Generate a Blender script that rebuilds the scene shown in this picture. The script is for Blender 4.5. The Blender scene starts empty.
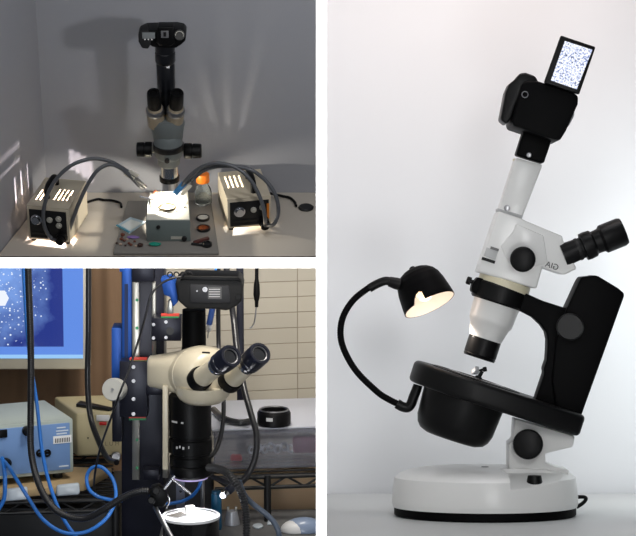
import bpy, bmesh, math, random
from mathutils import Vector, Matrix

# ------------------------------------------------------------------ camera
F, CX, CY, H = 2400.0, 321.4, 262.8, 1.08
SC = bpy.context.scene
COL = SC.collection
cd = bpy.data.cameras.new('view'); cam = bpy.data.objects.new('view', cd); COL.objects.link(cam)
cd.sensor_fit = 'HORIZONTAL'; cd.sensor_width = 36.0; cd.lens = F * 36.0 / 636.0
cd.shift_x = -(CX - 318.0) / 636.0; cd.shift_y = (CY - 268.0) / 636.0
cd.clip_start = 0.05; cd.clip_end = 60
cam.location = (0, 0, H); cam.rotation_euler = (math.pi / 2, 0, 0)
SC.camera = cam

# ------------------------------------------------------------------ light
w = bpy.data.worlds.new('world'); SC.world = w; w.use_nodes = True
w.node_tree.nodes['Background'].inputs[0].default_value = (0.80, 0.88, 1.0, 1)
w.node_tree.nodes['Background'].inputs[1].default_value = 0.07
SC.view_settings.view_transform = 'Standard'; SC.view_settings.look = 'None'
SC.view_settings.gamma = 1.0; SC.view_settings.use_curve_mapping = False
SC.view_settings.exposure = 0.0

def aim(o, target):
    o.rotation_euler = (Vector(target) - o.location).to_track_quat('-Z', 'Y').to_euler()

def area(name, loc, target, power, size, color=(1, 1, 1), size_y=None, spread=180):
    l = bpy.data.lights.new(name, 'AREA'); l.energy = power; l.size = size; l.color = color
    if size_y: l.shape = 'RECTANGLE'; l.size_y = size_y
    l.spread = math.radians(spread)
    o = bpy.data.objects.new(name, l); COL.objects.link(o); o.location = loc; aim(o, target); return o

def spot(name, loc, target, power, deg, color=(1, 1, 1), r=0.01, blend=0.3):
    l = bpy.data.lights.new(name, 'SPOT'); l.energy = power; l.spot_size = math.radians(deg)
    l.spot_blend = blend; l.color = color; l.shadow_soft_size = r
    o = bpy.data.objects.new(name, l); COL.objects.link(o); o.location = loc; aim(o, target); return o

def point(name, loc, power, color=(1, 1, 1), r=0.01):
    l = bpy.data.lights.new(name, 'POINT'); l.energy = power; l.color = color; l.shadow_soft_size = r
    o = bpy.data.objects.new(name, l); COL.objects.link(o); o.location = loc; return o

# fill lights added out of view to turn the divider boards white
for lx, lz in ((0.33, 0.30), (-0.36, 0.30), (0.33, -0.31), (-0.36, -0.31)):
    area('divider_fill', (lx, 1.75, H + lz), (-0.02 if lx > 0 else -0.10, 2.35, H + lz * 0.25), 1.6 if lx > 0 else 2.1, 0.30, spread=90)
# right bay: unseen fill lights added for the pale backdrop and the microscope's front
area('fill_warm', (0.27, 3.16, H + 0.50), (0.27, 3.64, H + 0.08), 0.70, 0.40, (1.0, 0.78, 0.67), 0.10)
area('fill_side', (0.56, 3.22, H - 0.05), (0.22, 3.64, H - 0.10), 0.95, 0.10, (0.93, 1.0, 1.0), 0.40)
area('fill_top', (0.30, 2.95, H + 1.0), (0.22, 3.3, H - 0.3), 3.6, 0.5, (0.97, 0.97, 1.0))
area('fill_front', (0.12, 1.6, H + 0.8), (0.22, 3.2, H - 0.1), 0.6, 0.4, (0.97, 0.98, 1.0))
# upper left bay: two room lamps at the front right, high above the raked table
# lower left bay: a lamp from above, plus an added front fill and wall wash
area('bench_lamp', (-0.75, 3.0, H + 0.55), (-0.22, 4.1, H - 0.22), 3.5, 0.4, (1.0, 0.97, 0.92))
area('bench_fill', (-0.15, 1.9, H - 0.75), (-0.22, 4.1, H - 0.27), 7.0, 0.5, (0.86, 0.92, 1.0))
area('wall_wash', (-0.10, 3.75, H + 0.45), (-0.10, 4.8, H - 0.3), 5.0, 0.3, (1.0, 0.94, 0.86), spread=120)  # unseen light added to brighten the block wall

# ------------------------------------------------------------------ toolkit
def P(px, py, Y):
    return Vector(((px - CX) * Y / F, Y, H + (CY - py) * Y / F))

class Set:
    """a bay of the place: its own upright and its own table level"""
    def __init__(s, px, py, Y, tilt):
        s.M = Matrix.Translation(P(px, py, Y)) @ Matrix.Rotation(math.radians(tilt), 4, 'X')
        s.I = s.M.inverted(); s.k = Y / F
        s.c = s.I @ Vector((0, 0, H))
    def _r(s, px, py):
        return s.I.to_3x3() @ Vector(((px - CX) / F, 1, (CY - py) / F))
    def p(s, px, py, d=0.0):
        r = s._r(px, py); return s.c + r * ((d - s.c.y) / r.y)
    def fl(s, px, py, h=0.0):
        r = s._r(px, py); return s.c + r * ((h - s.c.z) / r.z)
    def w(s, v):
        return s.M @ Vector(v)

LOC = {}; SETOF = {}
CUR = None   # the bay being built

def tag(o, label=None, cat=None, group=None, kind=None):
    if label: o['label'] = label
    if cat: o['category'] = cat
    if group: o['group'] = group
    if kind: o['kind'] = kind
    return o

def thing(name, loc, label, cat, group=None, kind=None):
    o = bpy.data.objects.new(name, None); COL.objects.link(o)
    loc = Vector(loc); o.matrix_world = CUR.M @ Matrix.Translation(loc)
    o.empty_display_size = 0.02
    LOC[o.name] = loc
    return tag(o, label, cat, group, kind)

def frame_of(z, hint=Vector((0, 0, 1))):
    z = z.normalized()
    if abs(z.dot(hint)) > 0.95: hint = Vector((1, 0, 0)) if abs(z.x) < 0.9 else Vector((0, 1, 0))
    x = hint.cross(z).normalized(); y = z.cross(x).normalized()
    return x, y, z

class G:
    def __init__(s): s.bm = bmesh.new()
    def rings(s, rs, cap=True, close=False):
        vs = [[s.bm.verts.new(p) for p in r] for r in rs]
        n = len(vs[0])
        pairs = list(zip(vs[:-1], vs[1:]))
        if close: pairs.append((vs[-1], vs[0]))
        for a, b in pairs:
            for i in range(n):
                try: s.bm.faces.new((a[i], a[(i + 1) % n], b[(i + 1) % n], b[i]))
                except ValueError: pass
        if cap and not close:
            s.bm.faces.new(list(reversed(vs[0]))); s.bm.faces.new(vs[-1])
        return s
    def lathe(s, A, B, prof, seg=36, ex=1.0, ey=1.0, hint=Vector((0, 0, 1)), cap=True, close=False):
        A, B = Vector(A), Vector(B); d = B - A; x, y, z = frame_of(d, hint)
        rs = []
        for t, r in prof:
            c = A + d * t; r = max(r, 1e-5)
            rs.append([c + x * (r * ex * math.cos(2 * math.pi * i / seg)) + y * (r * ey * math.sin(2 * math.pi * i / seg)) for i in range(seg)])
        return s.rings(rs, cap, close)
    def cyl(s, A, B, r, r2=None, bev=0.0, seg=32):
        r2 = r if r2 is None else r2
        L = (Vector(B) - Vector(A)).length
        b = min(bev / L, 0.3) if L else 0
        pr = [(0, r), (1, r2)] if not bev else [(0, r - bev), (b * .35, r - bev * .35), (b, r), (1 - b, r2), (1 - b * .35, r2 - bev * .35), (1, r2 - bev)]
        return s.lathe(A, B, pr, seg)
    def hollow(s, A, B, ro, ri, seg=36, lip=0.0):
        return s.lathe(A, B, [(0, ro), (1, ro), (1, ri), (0, ri)], seg, cap=False, close=True)
    def ring(s, c, axis, R, r, seg=40, ms=12):
        x, y, z = frame_of(Vector(axis)); c = Vector(c); rs = []
        for i in range(seg):
            a = 2 * math.pi * i / seg; rad = x * math.cos(a) + y * math.sin(a)
            rs.append([c + rad * (R + r * math.cos(2 * math.pi * j / ms)) + z * (r * math.sin(2 * math.pi * j / ms)) for j in range(ms)])
        return s.rings(rs, False, True)
    def prism(s, pts, off0, off1, bev=0.0, seg=2):
        pts = [Vector(p) for p in pts]; off0, off1 = Vector(off0), Vector(off1)
        t = G(); t.rings([[p + off0 for p in pts], [p + off1 for p in pts]])
        if bev: t.bevel(bev, seg)
        return s.join(t)
    def box(s, c, size, x=None, y=None, bev=0.0, seg=2, z=None):
        c = Vector(c); x = Vector(x or (1, 0, 0)).normalized()
        z = Vector(z).normalized() if z else None
        if z is None:
            y = Vector(y or (0, 1, 0)).normalized(); z = x.cross(y).normalized(); y = z.cross(x)
        else:
            y = z.cross(x).normalized(); z = x.cross(y)
        a, b, h = size[0] / 2, size[1] / 2, size[2] / 2
        q = [c - x * a - y * b, c + x * a - y * b, c + x * a + y * b, c - x * a + y * b]
        return s.prism(q, -z * h, z * h, bev, seg)
    def bevel(s, off, seg=2, ang=28):
        s.bm.normal_update()
        es = [e for e in s.bm.edges if len(e.link_faces) == 2 and e.calc_face_angle(0) > math.radians(ang)]
        bmesh.ops.bevel(s.bm, geom=es, offset=off, segments=seg, affect='EDGES', profile=0.5, clamp_overlap=True)
        return s
    def join(s, t):
        me = bpy.data.meshes.new('tmp'); t.bm.to_mesh(me); s.bm.from_mesh(me); bpy.data.meshes.remove(me); t.bm.free(); return s
    def tube(s, pts, r, seg=12, n=8, rib=0.0, ribs=0, cap=True):
        pts = [Vector(p) for p in pts]
        q = []
        e = [pts[0] * 2 - pts[1]] + pts + [pts[-1] * 2 - pts[-2]]
        for i in range(1, len(e) - 2):
            a, b, c, d = e[i - 1], e[i], e[i + 1], e[i + 2]
            for j in range(n):
                t = j / n
                q.append(0.5 * ((2 * b) + (c - a) * t + (2 * a - 5 * b + 4 * c - d) * t * t + (3 * b - a - 3 * c + d) * t ** 3))
        q.append(pts[-1])
        if ribs:   # resample evenly so that the ribs are even
            L = [0]
            for a, b in zip(q[:-1], q[1:]): L.append(L[-1] + (b - a).length)
            N = ribs * 4; qq = []; j = 0
            for i in range(N + 1):
                l = L[-1] * i / N
                while j < len(L) - 2 and L[j + 1] < l: j += 1
                f = (l - L[j]) / max(L[j + 1] - L[j], 1e-9); qq.append(q[j].lerp(q[j + 1], min(f, 1)))
            q = qq
        x = None; rs = []
        for i, c in enumerate(q):
            tg = (q[min(i + 1, len(q) - 1)] - q[max(i - 1, 0)]).normalized()
            if x is None: x = frame_of(tg)[0]
            x = (x - tg * x.dot(tg)).normalized(); y = tg.cross(x)
            rr = r if not ribs else (r + (rib if i % 4 in (1, 2) else -rib))
            rs.append([c + (x * math.cos(2 * math.pi * k / seg) + y * math.sin(2 * math.pi * k / seg)) * rr for k in range(seg)])
        return s.rings(rs, cap)
    def sphere(s, c, r, sx=1, sy=1, sz=1, sub=3):
        t = G(); bmesh.ops.create_icosphere(t.bm, subdivisions=sub, radius=r)
        for v in t.bm.verts: v.co = Vector((v.co.x * sx, v.co.y * sy, v.co.z * sz)) + Vector(c)
        return s.join(t)
    def cut(s, t):
        obs = []
        for g in (s, t):
            bmesh.ops.recalc_face_normals(g.bm, faces=g.bm.faces[:])
            me = bpy.data.meshes.new('tmp'); g.bm.to_mesh(me); o = bpy.data.objects.new('tmp', me); COL.objects.link(o); obs.append(o)
        md = obs[0].modifiers.new('cut', 'BOOLEAN'); md.object = obs[1]; md.operation = 'DIFFERENCE'; md.solver = 'EXACT'
        me = bpy.data.meshes.new_from_object(obs[0].evaluated_get(bpy.context.evaluated_depsgraph_get()))
        for o in obs: bpy.data.objects.remove(o)
        s.bm.free(); s.bm = bmesh.new(); s.bm.from_mesh(me); bpy.data.meshes.remove(me); t.bm.free(); return s
    def text(s, body, c, x, z, size, depth=0.0004, mirror=False):
        cu = bpy.data.curves.new('t', 'FONT'); cu.body = body; cu.size = size; cu.extrude = depth
        cu.align_x = 'CENTER'; cu.align_y = 'CENTER'
        ob = bpy.data.objects.new('t', cu); COL.objects.link(ob)
        me = bpy.data.meshes.new_from_object(ob.evaluated_get(bpy.context.evaluated_depsgraph_get()))
        bpy.data.objects.remove(ob); bpy.data.curves.remove(cu)
        x = Vector(x).normalized(); z = Vector(z).normalized(); n = x.cross(z)
        m = Matrix(((x.x, z.x, n.x, c[0]), (x.y, z.y, n.y, c[1]), (x.z, z.z, n.z, c[2]), (0, 0, 0, 1)))
        if mirror: m = m @ Matrix.Diagonal((-1, 1, 1, 1))
        me.transform(m); s.bm.from_mesh(me); bpy.data.meshes.remove(me); return s
    def _mesh(s, name, m, loc, smooth):
        bmesh.ops.remove_doubles(s.bm, verts=s.bm.verts[:], dist=1e-6)
        bmesh.ops.recalc_face_normals(s.bm, faces=s.bm.faces[:])
        s.bm.transform(Matrix.Translation(-loc))
        me = bpy.data.meshes.new(name); s.bm.to_mesh(me); s.bm.free()
        for ml in (m if isinstance(m, (list, tuple)) else [m]): me.materials.append(ml)
        if smooth:
            me.polygons.foreach_set('use_smooth', [True] * len(me.polygons)); me.set_sharp_from_angle(angle=math.radians(smooth))
        return me
    def part(s, name, m, parent, smooth=38, label=None, kind=None):
        loc = LOC[parent.name]
        o = bpy.data.objects.new(name, s._mesh(name, m, loc, smooth)); COL.objects.link(o)
        o.parent = parent; LOC[o.name] = loc
        if label: o['label'] = label
        if kind: o['kind'] = kind
        return o
    def top(s, name, m, label=None, cat=None, group=None, kind=None, smooth=38):
        vs = s.bm.verts
        lo = [min(v.co[i] for v in vs) for i in range(3)]; hi = [max(v.co[i] for v in vs) for i in range(3)]
        loc = Vector(((lo[0] + hi[0]) / 2, (lo[1] + hi[1]) / 2, lo[2]))
        o = bpy.data.objects.new(name, s._mesh(name, m, loc, smooth)); COL.objects.link(o)
        o.matrix_world = CUR.M @ Matrix.Translation(loc); LOC[o.name] = loc
        return tag(o, label, cat, group, kind)

# ------------------------------------------------------------------ materials
def lin(c):
    return tuple(((v / 255) / 12.92 if v / 255 <= 0.04045 else ((v / 255 + 0.055) / 1.055) ** 2.4) for v in c) + (1,)

def mat(name, c, rough=0.5, metal=0.0, var=0.06, scale=40, bump=0.0, coat=0.0, spec=0.5, emit=None, estr=0.0, trans=0.0, ior=1.45, alpha=1.0):
    m = bpy.data.materials.new(name); m.use_nodes = True; nt = m.node_tree; b = nt.nodes['Principled BSDF']
    b.inputs['Roughness'].default_value = rough; b.inputs['Metallic'].default_value = metal
    b.inputs['Specular IOR Level'].default_value = spec; b.inputs['Coat Weight'].default_value = coat
    b.inputs['Transmission Weight'].default_value = trans; b.inputs['IOR'].default_value = ior; b.inputs['Alpha'].default_value = alpha
    tc = nt.nodes.new('ShaderNodeTexCoord'); no = nt.nodes.new('ShaderNodeTexNoise')
    no.inputs['Scale'].default_value = scale; no.inputs['Detail'].default_value = 4
    nt.links.new(tc.outputs['Object'], no.inputs['Vector'])
    mx = nt.nodes.new('ShaderNodeMix'); mx.data_type = 'RGBA'
    l = lin(c); f = lambda k: tuple(min(1, v * k) for v in l[:3]) + (1,)
    mx.inputs[6].default_value = f(1 - var); mx.inputs[7].default_value = f(1 + var)
    nt.links.new(no.outputs['Fac'], mx.inputs[0]); nt.links.new(mx.outputs[2], b.inputs['Base Color'])
    if bump:
        bu = nt.nodes.new('ShaderNodeBump'); bu.inputs['Strength'].default_value = bump; bu.inputs['Distance'].default_value = 0.002
        nt.links.new(no.outputs['Fac'], bu.inputs['Height']); nt.links.new(bu.outputs['Normal'], b.inputs['Normal'])
    if emit: b.inputs['Emission Color'].default_value = lin(emit); b.inputs['Emission Strength'].default_value = estr
    return m

X = Vector((1, 0, 0)); Yv = Vector((0, 1, 0)); Z = Vector((0, 0, 1))
M_white = mat('white_paint', (238, 238, 238), 0.6, var=0.01)
M_black = mat('black_plastic', (9, 9, 10), 0.42, var=0.2, spec=0.22)
M_blackm = mat('black_matt', (5, 5, 6), 0.55, var=0.2, spec=0.08)
M_rubber = mat('black_rubber', (24, 24, 25), 0.7, var=0.2, bump=0.1, scale=300)
M_enamel = mat('white_enamel', (226, 226, 224), 0.33, var=0.015, coat=0.15)
M_cream = mat('cream_enamel', (214, 204, 180), 0.35, var=0.03, coat=0.2)
M_chrome = mat('chrome', (205, 205, 208), 0.18, 1.0, var=0.03)
M_steel = mat('brushed_steel', (165, 165, 168), 0.36, 1.0, var=0.08, scale=120)
M_glassb = mat('lens_glass', (16, 20, 28), 0.06, 0.0, coat=1.0)

# ------------------------------------------------------------------ divider boards between the bays
class _W:  # plain upright frame of the whole place
    M = Matrix.Identity(4)
CUR = _W()
DV = 2.35
hv = 10.6 * DV / F / 2
G().box((0, (DV + 5.2) / 2, H), (2 * hv, 5.2 - DV, 3.2)).top('wall_divider', M_white, 'thin white upright board between the left and right bays', 'wall', kind='structure')
G().box((-0.6 - hv, DV + .35, H), (1.2, 0.7, 10.4 * DV / F)).top('wall_shelf', M_white, 'thin white level board between the upper and lower bays', 'wall', kind='structure')
# ================================================================== RIGHT BAY
R = Set(485, 515.5, 3.15, 0); CUR = R; k = R.k
def r(px, py, d=0.0):          # a point in the plane of the instrument, d pixels-worth nearer (-) or farther (+)
    return R.p(px, py, d * k)
def rq(pts, d0, d1, bev=0.0, seg=2):
    return G().prism([r(*q, d0) for q in pts], (0, 0, 0), (0, (d1 - d0) * k, 0), bev * k, seg)
AX = Vector((math.sin(math.radians(18)), 0, math.cos(math.radians(18))))   # optical axis, leaning right
BX = Vector((math.cos(math.radians(18)), 0, -math.sin(math.radians(18))))

M_backdrop = mat('grey_backdrop', (226, 227, 230), 0.9, var=0.012, scale=3)
M_tabletop = mat('pale_tabletop', (196, 198, 198), 0.45, var=0.02, scale=6)
yb = R.fl(480, 493.5, 0).y
G().box((0.19, yb + 0.03, 0.1), (0.80, 0.02, 1.8)).top('wall_right', M_backdrop, 'plain pale grey backdrop wall behind the tilted white microscope', 'wall', kind='structure')
G().box((0.19, (yb - 1.1) / 2, -0.015), (0.80, yb + 1.1, 0.03), bev=0.003).top('table', M_tabletop, 'smooth pale grey table top carrying the tilted black and white microscope', 'table')

# --- microscope
t = thing('microscope', r(485, 515.5), 'black and white microscope leaning back on an oval white base', 'microscope')
O0 = Vector((0, 0, 0))
dn = [(0, 93), (.35, 93), (.40, 93), (.64, 92.6), (.74, 90.5), (.83, 86), (.91, 78), (.965, 66), (.99, 50), (1, 10)]
bg = G().lathe(Vector((0, 0, 9 * k)), Vector((0, 0, 49 * k)), [(0, 92 * k)] + [(max(a - .25, 0.02) if a < .7 else a, b * k) for a, b in dn[1:]], 72, ex=1, ey=.76, hint=Vector((0, 1, 0)))
cutter = G(); xl, xr = 24 * k, 88 * k
for_z = [(-90 * k, 25.5 * k), (-24 * k, 44.5 * k), (-24 * k, 80 * k), (-90 * k, 80 * k)]
cutter.rings([[Vector((xl - (11 * k if i == 1 or i == 2 else 0), a, b)) for i, (a, b) in enumerate(for_z)], [Vector((xr, a, b)) for a, b in for_z]])
base = bg.cut(cutter).part('base', M_enamel, t, smooth=30)
G().lathe(O0, Vector((0, 0, 9.6 * k)), [(0, 89 * k), (.15, 91 * k), (1, 91 * k)], 72, ex=1, ey=.76, hint=Vector((0, 1, 0))).part('rubber_ring', M_blackm, base)
G().lathe(r(534.5, 490.5, -46), r(534.5, 475.5, -46), [(0, 9 * k), (.25, 8.6 * k), (.8, 7.2 * k), (1, 6.6 * k)], 28).part('dial', M_black, base)
G().lathe(r(485, 469.5, -5), r(485, 466.6, -5), [(0, 5 * k), (.6, 5 * k), (1, 3.6 * k)], 24).part('button', M_black, base)
G().tube([r(578, 497, 8), r(584, 497, 6), r(586, 499, 4), r(583, 503, 2), r(577, 507, -2)], 1.9 * k).part('power_lead', M_black, base)
br = rq([(514.9, 419), (575, 436), (573, 447), (545, 453.5), (546, 463), (556, 467), (569, 470), (569, 476), (508.8, 476), (508.8, 444), (513.6, 440)], -20, 20, 1.5).part('tilt_bracket', M_enamel, t)
G().lathe(r(528, 444.3, -19), r(528, 444.3, -37), [(0, 13.5 * k), (.08, 15 * k), (.85, 15 * k), (.95, 14.3 * k), (1, 12.5 * k)], 40).part('tilt_knob', M_black, t)
# stage
O = r(476, 379.2)
out = []
for i in range(25):
    a = math.pi / 2 + math.pi * i / 24
    out.append(O + BX * (64 * k * math.cos(a)) + Yv * (58 * k * math.sin(a)))
out += [O + BX * (70 * k) - Yv * (50 * k), O + BX * (112 * k) - Yv * (34 * k), O + BX * (112 * k) + Yv * (34 * k), O + BX * (70 * k) + Yv * (50 * k)]
stage = G().prism(out, -AX * (22 * k), O0, 4.5 * k, 4).part('stage', M_black, t)
M_ring = mat('stage_ring', (60, 52, 46), 0.22, 0.9, var=0.1)
G().lathe(O - AX * k, O + AX * (1.0 * k), [(0, 46 * k), (.8, 46 * k), (1, 44 * k)], 56).part('stage_plate', M_blackm, stage)
G().lathe(O, O + AX * (1.7 * k), [(0, 30 * k), (.8, 30 * k), (1, 28 * k), (1, 22 * k), (.4, 21 * k), (.4, 1 * k)], 56).part('stage_ring', M_ring, stage)
c0 = r(462.5, 402); 
G().lathe(c0 + AX * (14 * k), c0 - AX * (39 * k), [(0, 42 * k), (.2, 41.6 * k), (.72, 39.5 * k), (.86, 37 * k), (.95, 33 * k), (1, 26 * k)], 56).part('well_housing', M_black, t)
# arm and column
arm_pts = [(477.9, 277), (472.4, 284.1), (471.2, 291.5), (479.8, 295.3), (522.4, 312), (533, 317.5), (541, 325), (546, 332), (547.7, 340), (547.4, 350), (546.6, 360.2), (543.6, 369), (544.4, 373.2), (535.4, 400), (535, 402), (566, 412), (584, 405), (600, 360), (567.5, 308.6), (556, 305), (542.9, 300.8), (526.2, 293.4)]
arm = rq(arm_pts, -15, 15, 1.6, 3).part('arm', M_blackm, t)
col_pts = [(567, 308.2), (579, 282), (582, 277), (592, 276), (594.8, 275), (599, 276.5), (618, 288), (624.5, 293.4), (624, 297), (581, 417), (556, 409), (552, 380), (556, 340)]
column = rq(col_pts, -22, 22, 2.0, 3).part('column', M_blackm, t)
rc = r(499.5, 295)
G().lathe(rc - AX * (9 * k), rc + AX * (9.5 * k), [(0, 26 * k), (.1, 27.5 * k), (.9, 27.5 * k), (1, 26 * k)], 48).part('holder_ring', M_black, t)
G().lathe(r(474, 282.5, -2), r(466.5, 279.8, -2), [(0, 2.2 * k), (.4, 2.2 * k), (.42, 4 * k), (.9, 4 * k), (1, 3 * k)], 20).part('clamp_screw', M_black, t)
M_dk = mat('dark_grey_knob', (11, 11, 12), 0.55, var=0.1)
kn = G().lathe(r(570, 326.8, -21), r(570, 326.8, -38), [(0, 12 * k), (.08, 13.6 * k), (.85, 13.6 * k), (1, 12 * k)], 40).part('focus_knob', M_dk, t)
# nosepiece and objective
def ax(cx, cy, a, d=0): return r(cx, cy, d) + AX * (a * k)
n0 = r(496.5, 304)
G().lathe(n0 + AX * (4 * k), n0 - AX * (36.6 * k), [(0, 24 * k), (.12, 24 * k), (.14, 23.4 * k), (.5, 22.6 * k), (.60, 22 * k), (.64, 20.4 * k), (.96, 17 * k), (1, 16.8 * k)], 48).part('nosepiece', M_enamel, t)
obj_ = G().lathe(n0 - AX * (36 * k), n0 - AX * (57 * k), [(0, 16.4 * k), (.1, 16.6 * k), (.82, 16.6 * k), (.84, 16.0 * k), (.88, 16.6 * k), (1, 15.8 * k), (1, 11 * k), (.9, 10.5 * k)], 44).part('objective', M_black, t)
G().text('2', r(473.6, 335.5, -16.4), BX, AX, 5 * k, 0.0006).part('marking', M_enamel, obj_)
# head
head_pts = [(498.2, 211), (521.6, 218.6), (526, 221), (562.4, 236), (565.5, 249.6), (577.2, 268.7), (564, 275), (542.5, 267.5), (536.5, 289), (477.6, 272), (481, 262)]
head = rq(head_pts, -25, 25, 2.0, 3).part('head', M_enamel, t)
G().prism([r(498.8, 246), r(511.5, 231), r(513.5, 224), r(541, 236), r(545, 263), r(516, 270), r(506, 262)], (0, -27.2 * k, 0), (0, -24 * k, 0), 1.0 * k).part('side_cover', M_enamel, head)
M_yel = mat('aged_cream', (222, 214, 186), 0.4, var=0.03)
G().lathe(r(502.5, 289.5), r(505.5, 280), [(0, 26.5 * k), (.9, 26.5 * k), (1, 25.5 * k)], 48).part('collar', M_yel, head)
hk = G().lathe(r(522.8, 259.3, -26), r(522.8, 259.3, -45), [(0, 11 * k), (.08, 12.6 * k), (.85, 12.6 * k), (.95, 11.9 * k), (1, 10.5 * k)], 40).part('zoom_knob', M_black, t)
G().box(r(488.4, 260.3, -25.4), (13.5 * k, 1.6 * k, 3 * k), x=BX, y=Yv).part('slot', M_black, head)
M_gr = mat('grey_plate', (186, 187, 187), 0.5)
G().box(r(491, 253.5, -25.2), (12 * k, 1.4 * k, 9 * k), x=BX, y=Yv, bev=.4 * k).part('name_plate', M_gr, head)
G().box(r(494.6, 248.9, -25.8), (8.5 * k, 1.2 * k, 2.6 * k), x=BX, y=Yv).part('plate_window', mat('slot_grey', (112, 112, 112), .5), head)
M_logo = mat('logo_grey', (58, 58, 60), 0.5)
G().text('GIA', r(552, 266, -25.4), BX, AX, 8.2 * k, 0.0004, mirror=True).part('logo', M_logo, head)
# photo tube
pt = rq([(515.8, 157.5), (543, 165), (521.6, 219.5), (498.2, 212)], -15, 15, 2.4, 3).part('photo_tube', M_enamel, t)
rq([(497.9, 208), (523, 215.6), (521.9, 218.8), (498, 211.6)], -15.6, 15.6, .6).part('tube_collar', M_gr, pt)
rq([(513.8, 158.2), (517.6, 159.4), (517, 161.6), (513.2, 160.4)], -6, 6, .5).part('tube_catch', M_yel, pt)
G().cyl(r(507, 208, -15), r(507, 208, -17.2), 3.1 * k, bev=.4 * k, seg=24).part('tube_screw', M_steel, pt)
# eyepieces (the far one stands behind the near one)
for s in (-1, 1):
    d = 21 * s
    e = G().lathe(r(563, 255.4, d), r(624, 230.8, d), [(0, 11 * k), (.05, 11.4 * k), (.32, 10.6 * k), (.33, 13.8 * k), (.40, 14.2 * k), (.49, 13.6 * k), (.52, 11.6 * k), (.62, 12 * k), (.66, 14.5 * k), (.95, 14.5 * k), (1, 13.2 * k), (1, 9 * k), (.93, 8 * k)], 44).part('eyepiece', M_black, t)
    G().lathe(r(577, 249.8, d), r(580, 248.6, d), [(0, 11.2 * k), (.5, 11.6 * k), (1, 11.2 * k)], 40).part('graduated_ring', M_dk, e)

# --- lamp
lm = thing('gooseneck_lamp', r(412, 400), 'small black gooseneck lamp with a lit bell shade, left of the tilted stage', 'lamp')
G().lathe(r(418.0, 385.0), r(415.4, 393), [(0, 4.6 * k), (.6, 5 * k), (1, 4.4 * k)], 24).part('socket', M_black, lm)
G().tube([r(416, 391), r(413.6, 397), r(411, 404), r(407.5, 407.5), r(402, 406.5), r(397, 403.6)], 5.0 * k, 16).part('elbow', M_black, lm)
G().tube([r(400, 405), r(388, 399), r(377, 391.6), r(357, 372), r(345, 352), r(340.5, 335), r(343, 317), r(353, 300.5), r(367, 289), r(373, 286)], 3.3 * k, 14, 10, rib=.12 * k, ribs=70).part('gooseneck', M_blackm, lm)
G().tube([r(369, 288.5), r(377, 284), r(385, 281), r(391, 281.5)], 4.4 * k, 14).part('ferrule', M_black, lm)
S0 = r(429.7, 304.6)
sax = Vector((-.41, .30, .87)).normalized()
A_ = S0 + sax * (41 * k)
prof = [(0, 3), (.015, 7), (.05, 11.5), (.11, 16), (.2, 20), (.32, 22.8), (.5, 24.8), (.7, 26), (.85, 26.8), (.95, 27.2), (1, 27.3), (1, 26.4), (.85, 25.6), (.5, 23.6), (.3, 21.4), (.12, 14), (.1, 4)]
nb = G(); nb.lathe(A_, S0, [(a, b * k) for a, b in prof], 160, cap=True)
nb.bm.normal_update()
for _ in range(1):
    bmesh.ops.subdivide_edges(nb.bm, edges=[e for e in nb.bm.edges if abs((e.verts[0].co - e.verts[1].co).normalized().dot(sax)) > .6], cuts=9)
kill = []
for f in nb.bm.faces:
    c = f.calc_center_median(); wv = R.w(c); px = CX + F * wv.x / wv.y; py = CY - F * (wv.z - H) / wv.y
    if c.y < S0.y and ((px - 420.0) / 5.6) ** 2 + ((py - 304) / 12.5) ** 2 < 1: kill.append(f)
    f.material_index = 0
bmesh.ops.delete(nb.bm, geom=kill, context='FACES')
for f in nb.bm.faces:   # white lining inside the bell
    c = f.calc_center_median(); q = c - S0; ra = (q - sax * q.dot(sax)).length; tt = 1 - q.dot(sax) / (41 * k)
    ro = 0
    for (a0, b0), (a1, b1) in zip(prof[:11], prof[1:11]):
        if a0 <= tt <= a1: ro = (b0 + (b1 - b0) * (tt - a0) / (a1 - a0)) * k
    if ro and ra < ro - .55 * k and tt > .13: f.material_index = 1
M_lining = mat('white_lining', (240, 232, 222), 0.5)
shade = nb.part('shade', [M_blackm, M_lining], lm, smooth=70)
G().lathe(r(389, 281.5), r(400, 284.5), [(0, 5 * k), (.6, 6 * k), (1, 6 * k)], 24).part('shade_joint', M_black, lm)
G().lathe(A_ - sax * (1.5 * k), A_ + sax * (2.5 * k), [(0, 3 * k), (.8, 3 * k), (1, 2 * k)], 18).part('shade_screw', M_black, shade)
M_bulb = mat('lit_bulb', (255, 236, 214), 0.4, emit=(255, 214, 176), estr=1.3)
bc = S0 + sax * (13 * k)
G().lathe(bc + sax * (14 * k), bc - sax * (8 * k), [(0, 4 * k), (.3, 6 * k), (.6, 9 * k), (.85, 7.5 * k), (.96, 4 * k), (1, 1 * k)], 28).part('bulb', M_bulb, lm)
point('lamp_bulb_light', R.w(bc - sax * (12 * k)), 0.03, (1.0, 0.82, 0.70), 0.008)
spot('lamp_beam', R.w(bc - sax * (9.5 * k)), R.w(r(474, 374)), 0.9, 62, (1.0, 0.86, 0.74), 0.004)

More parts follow.
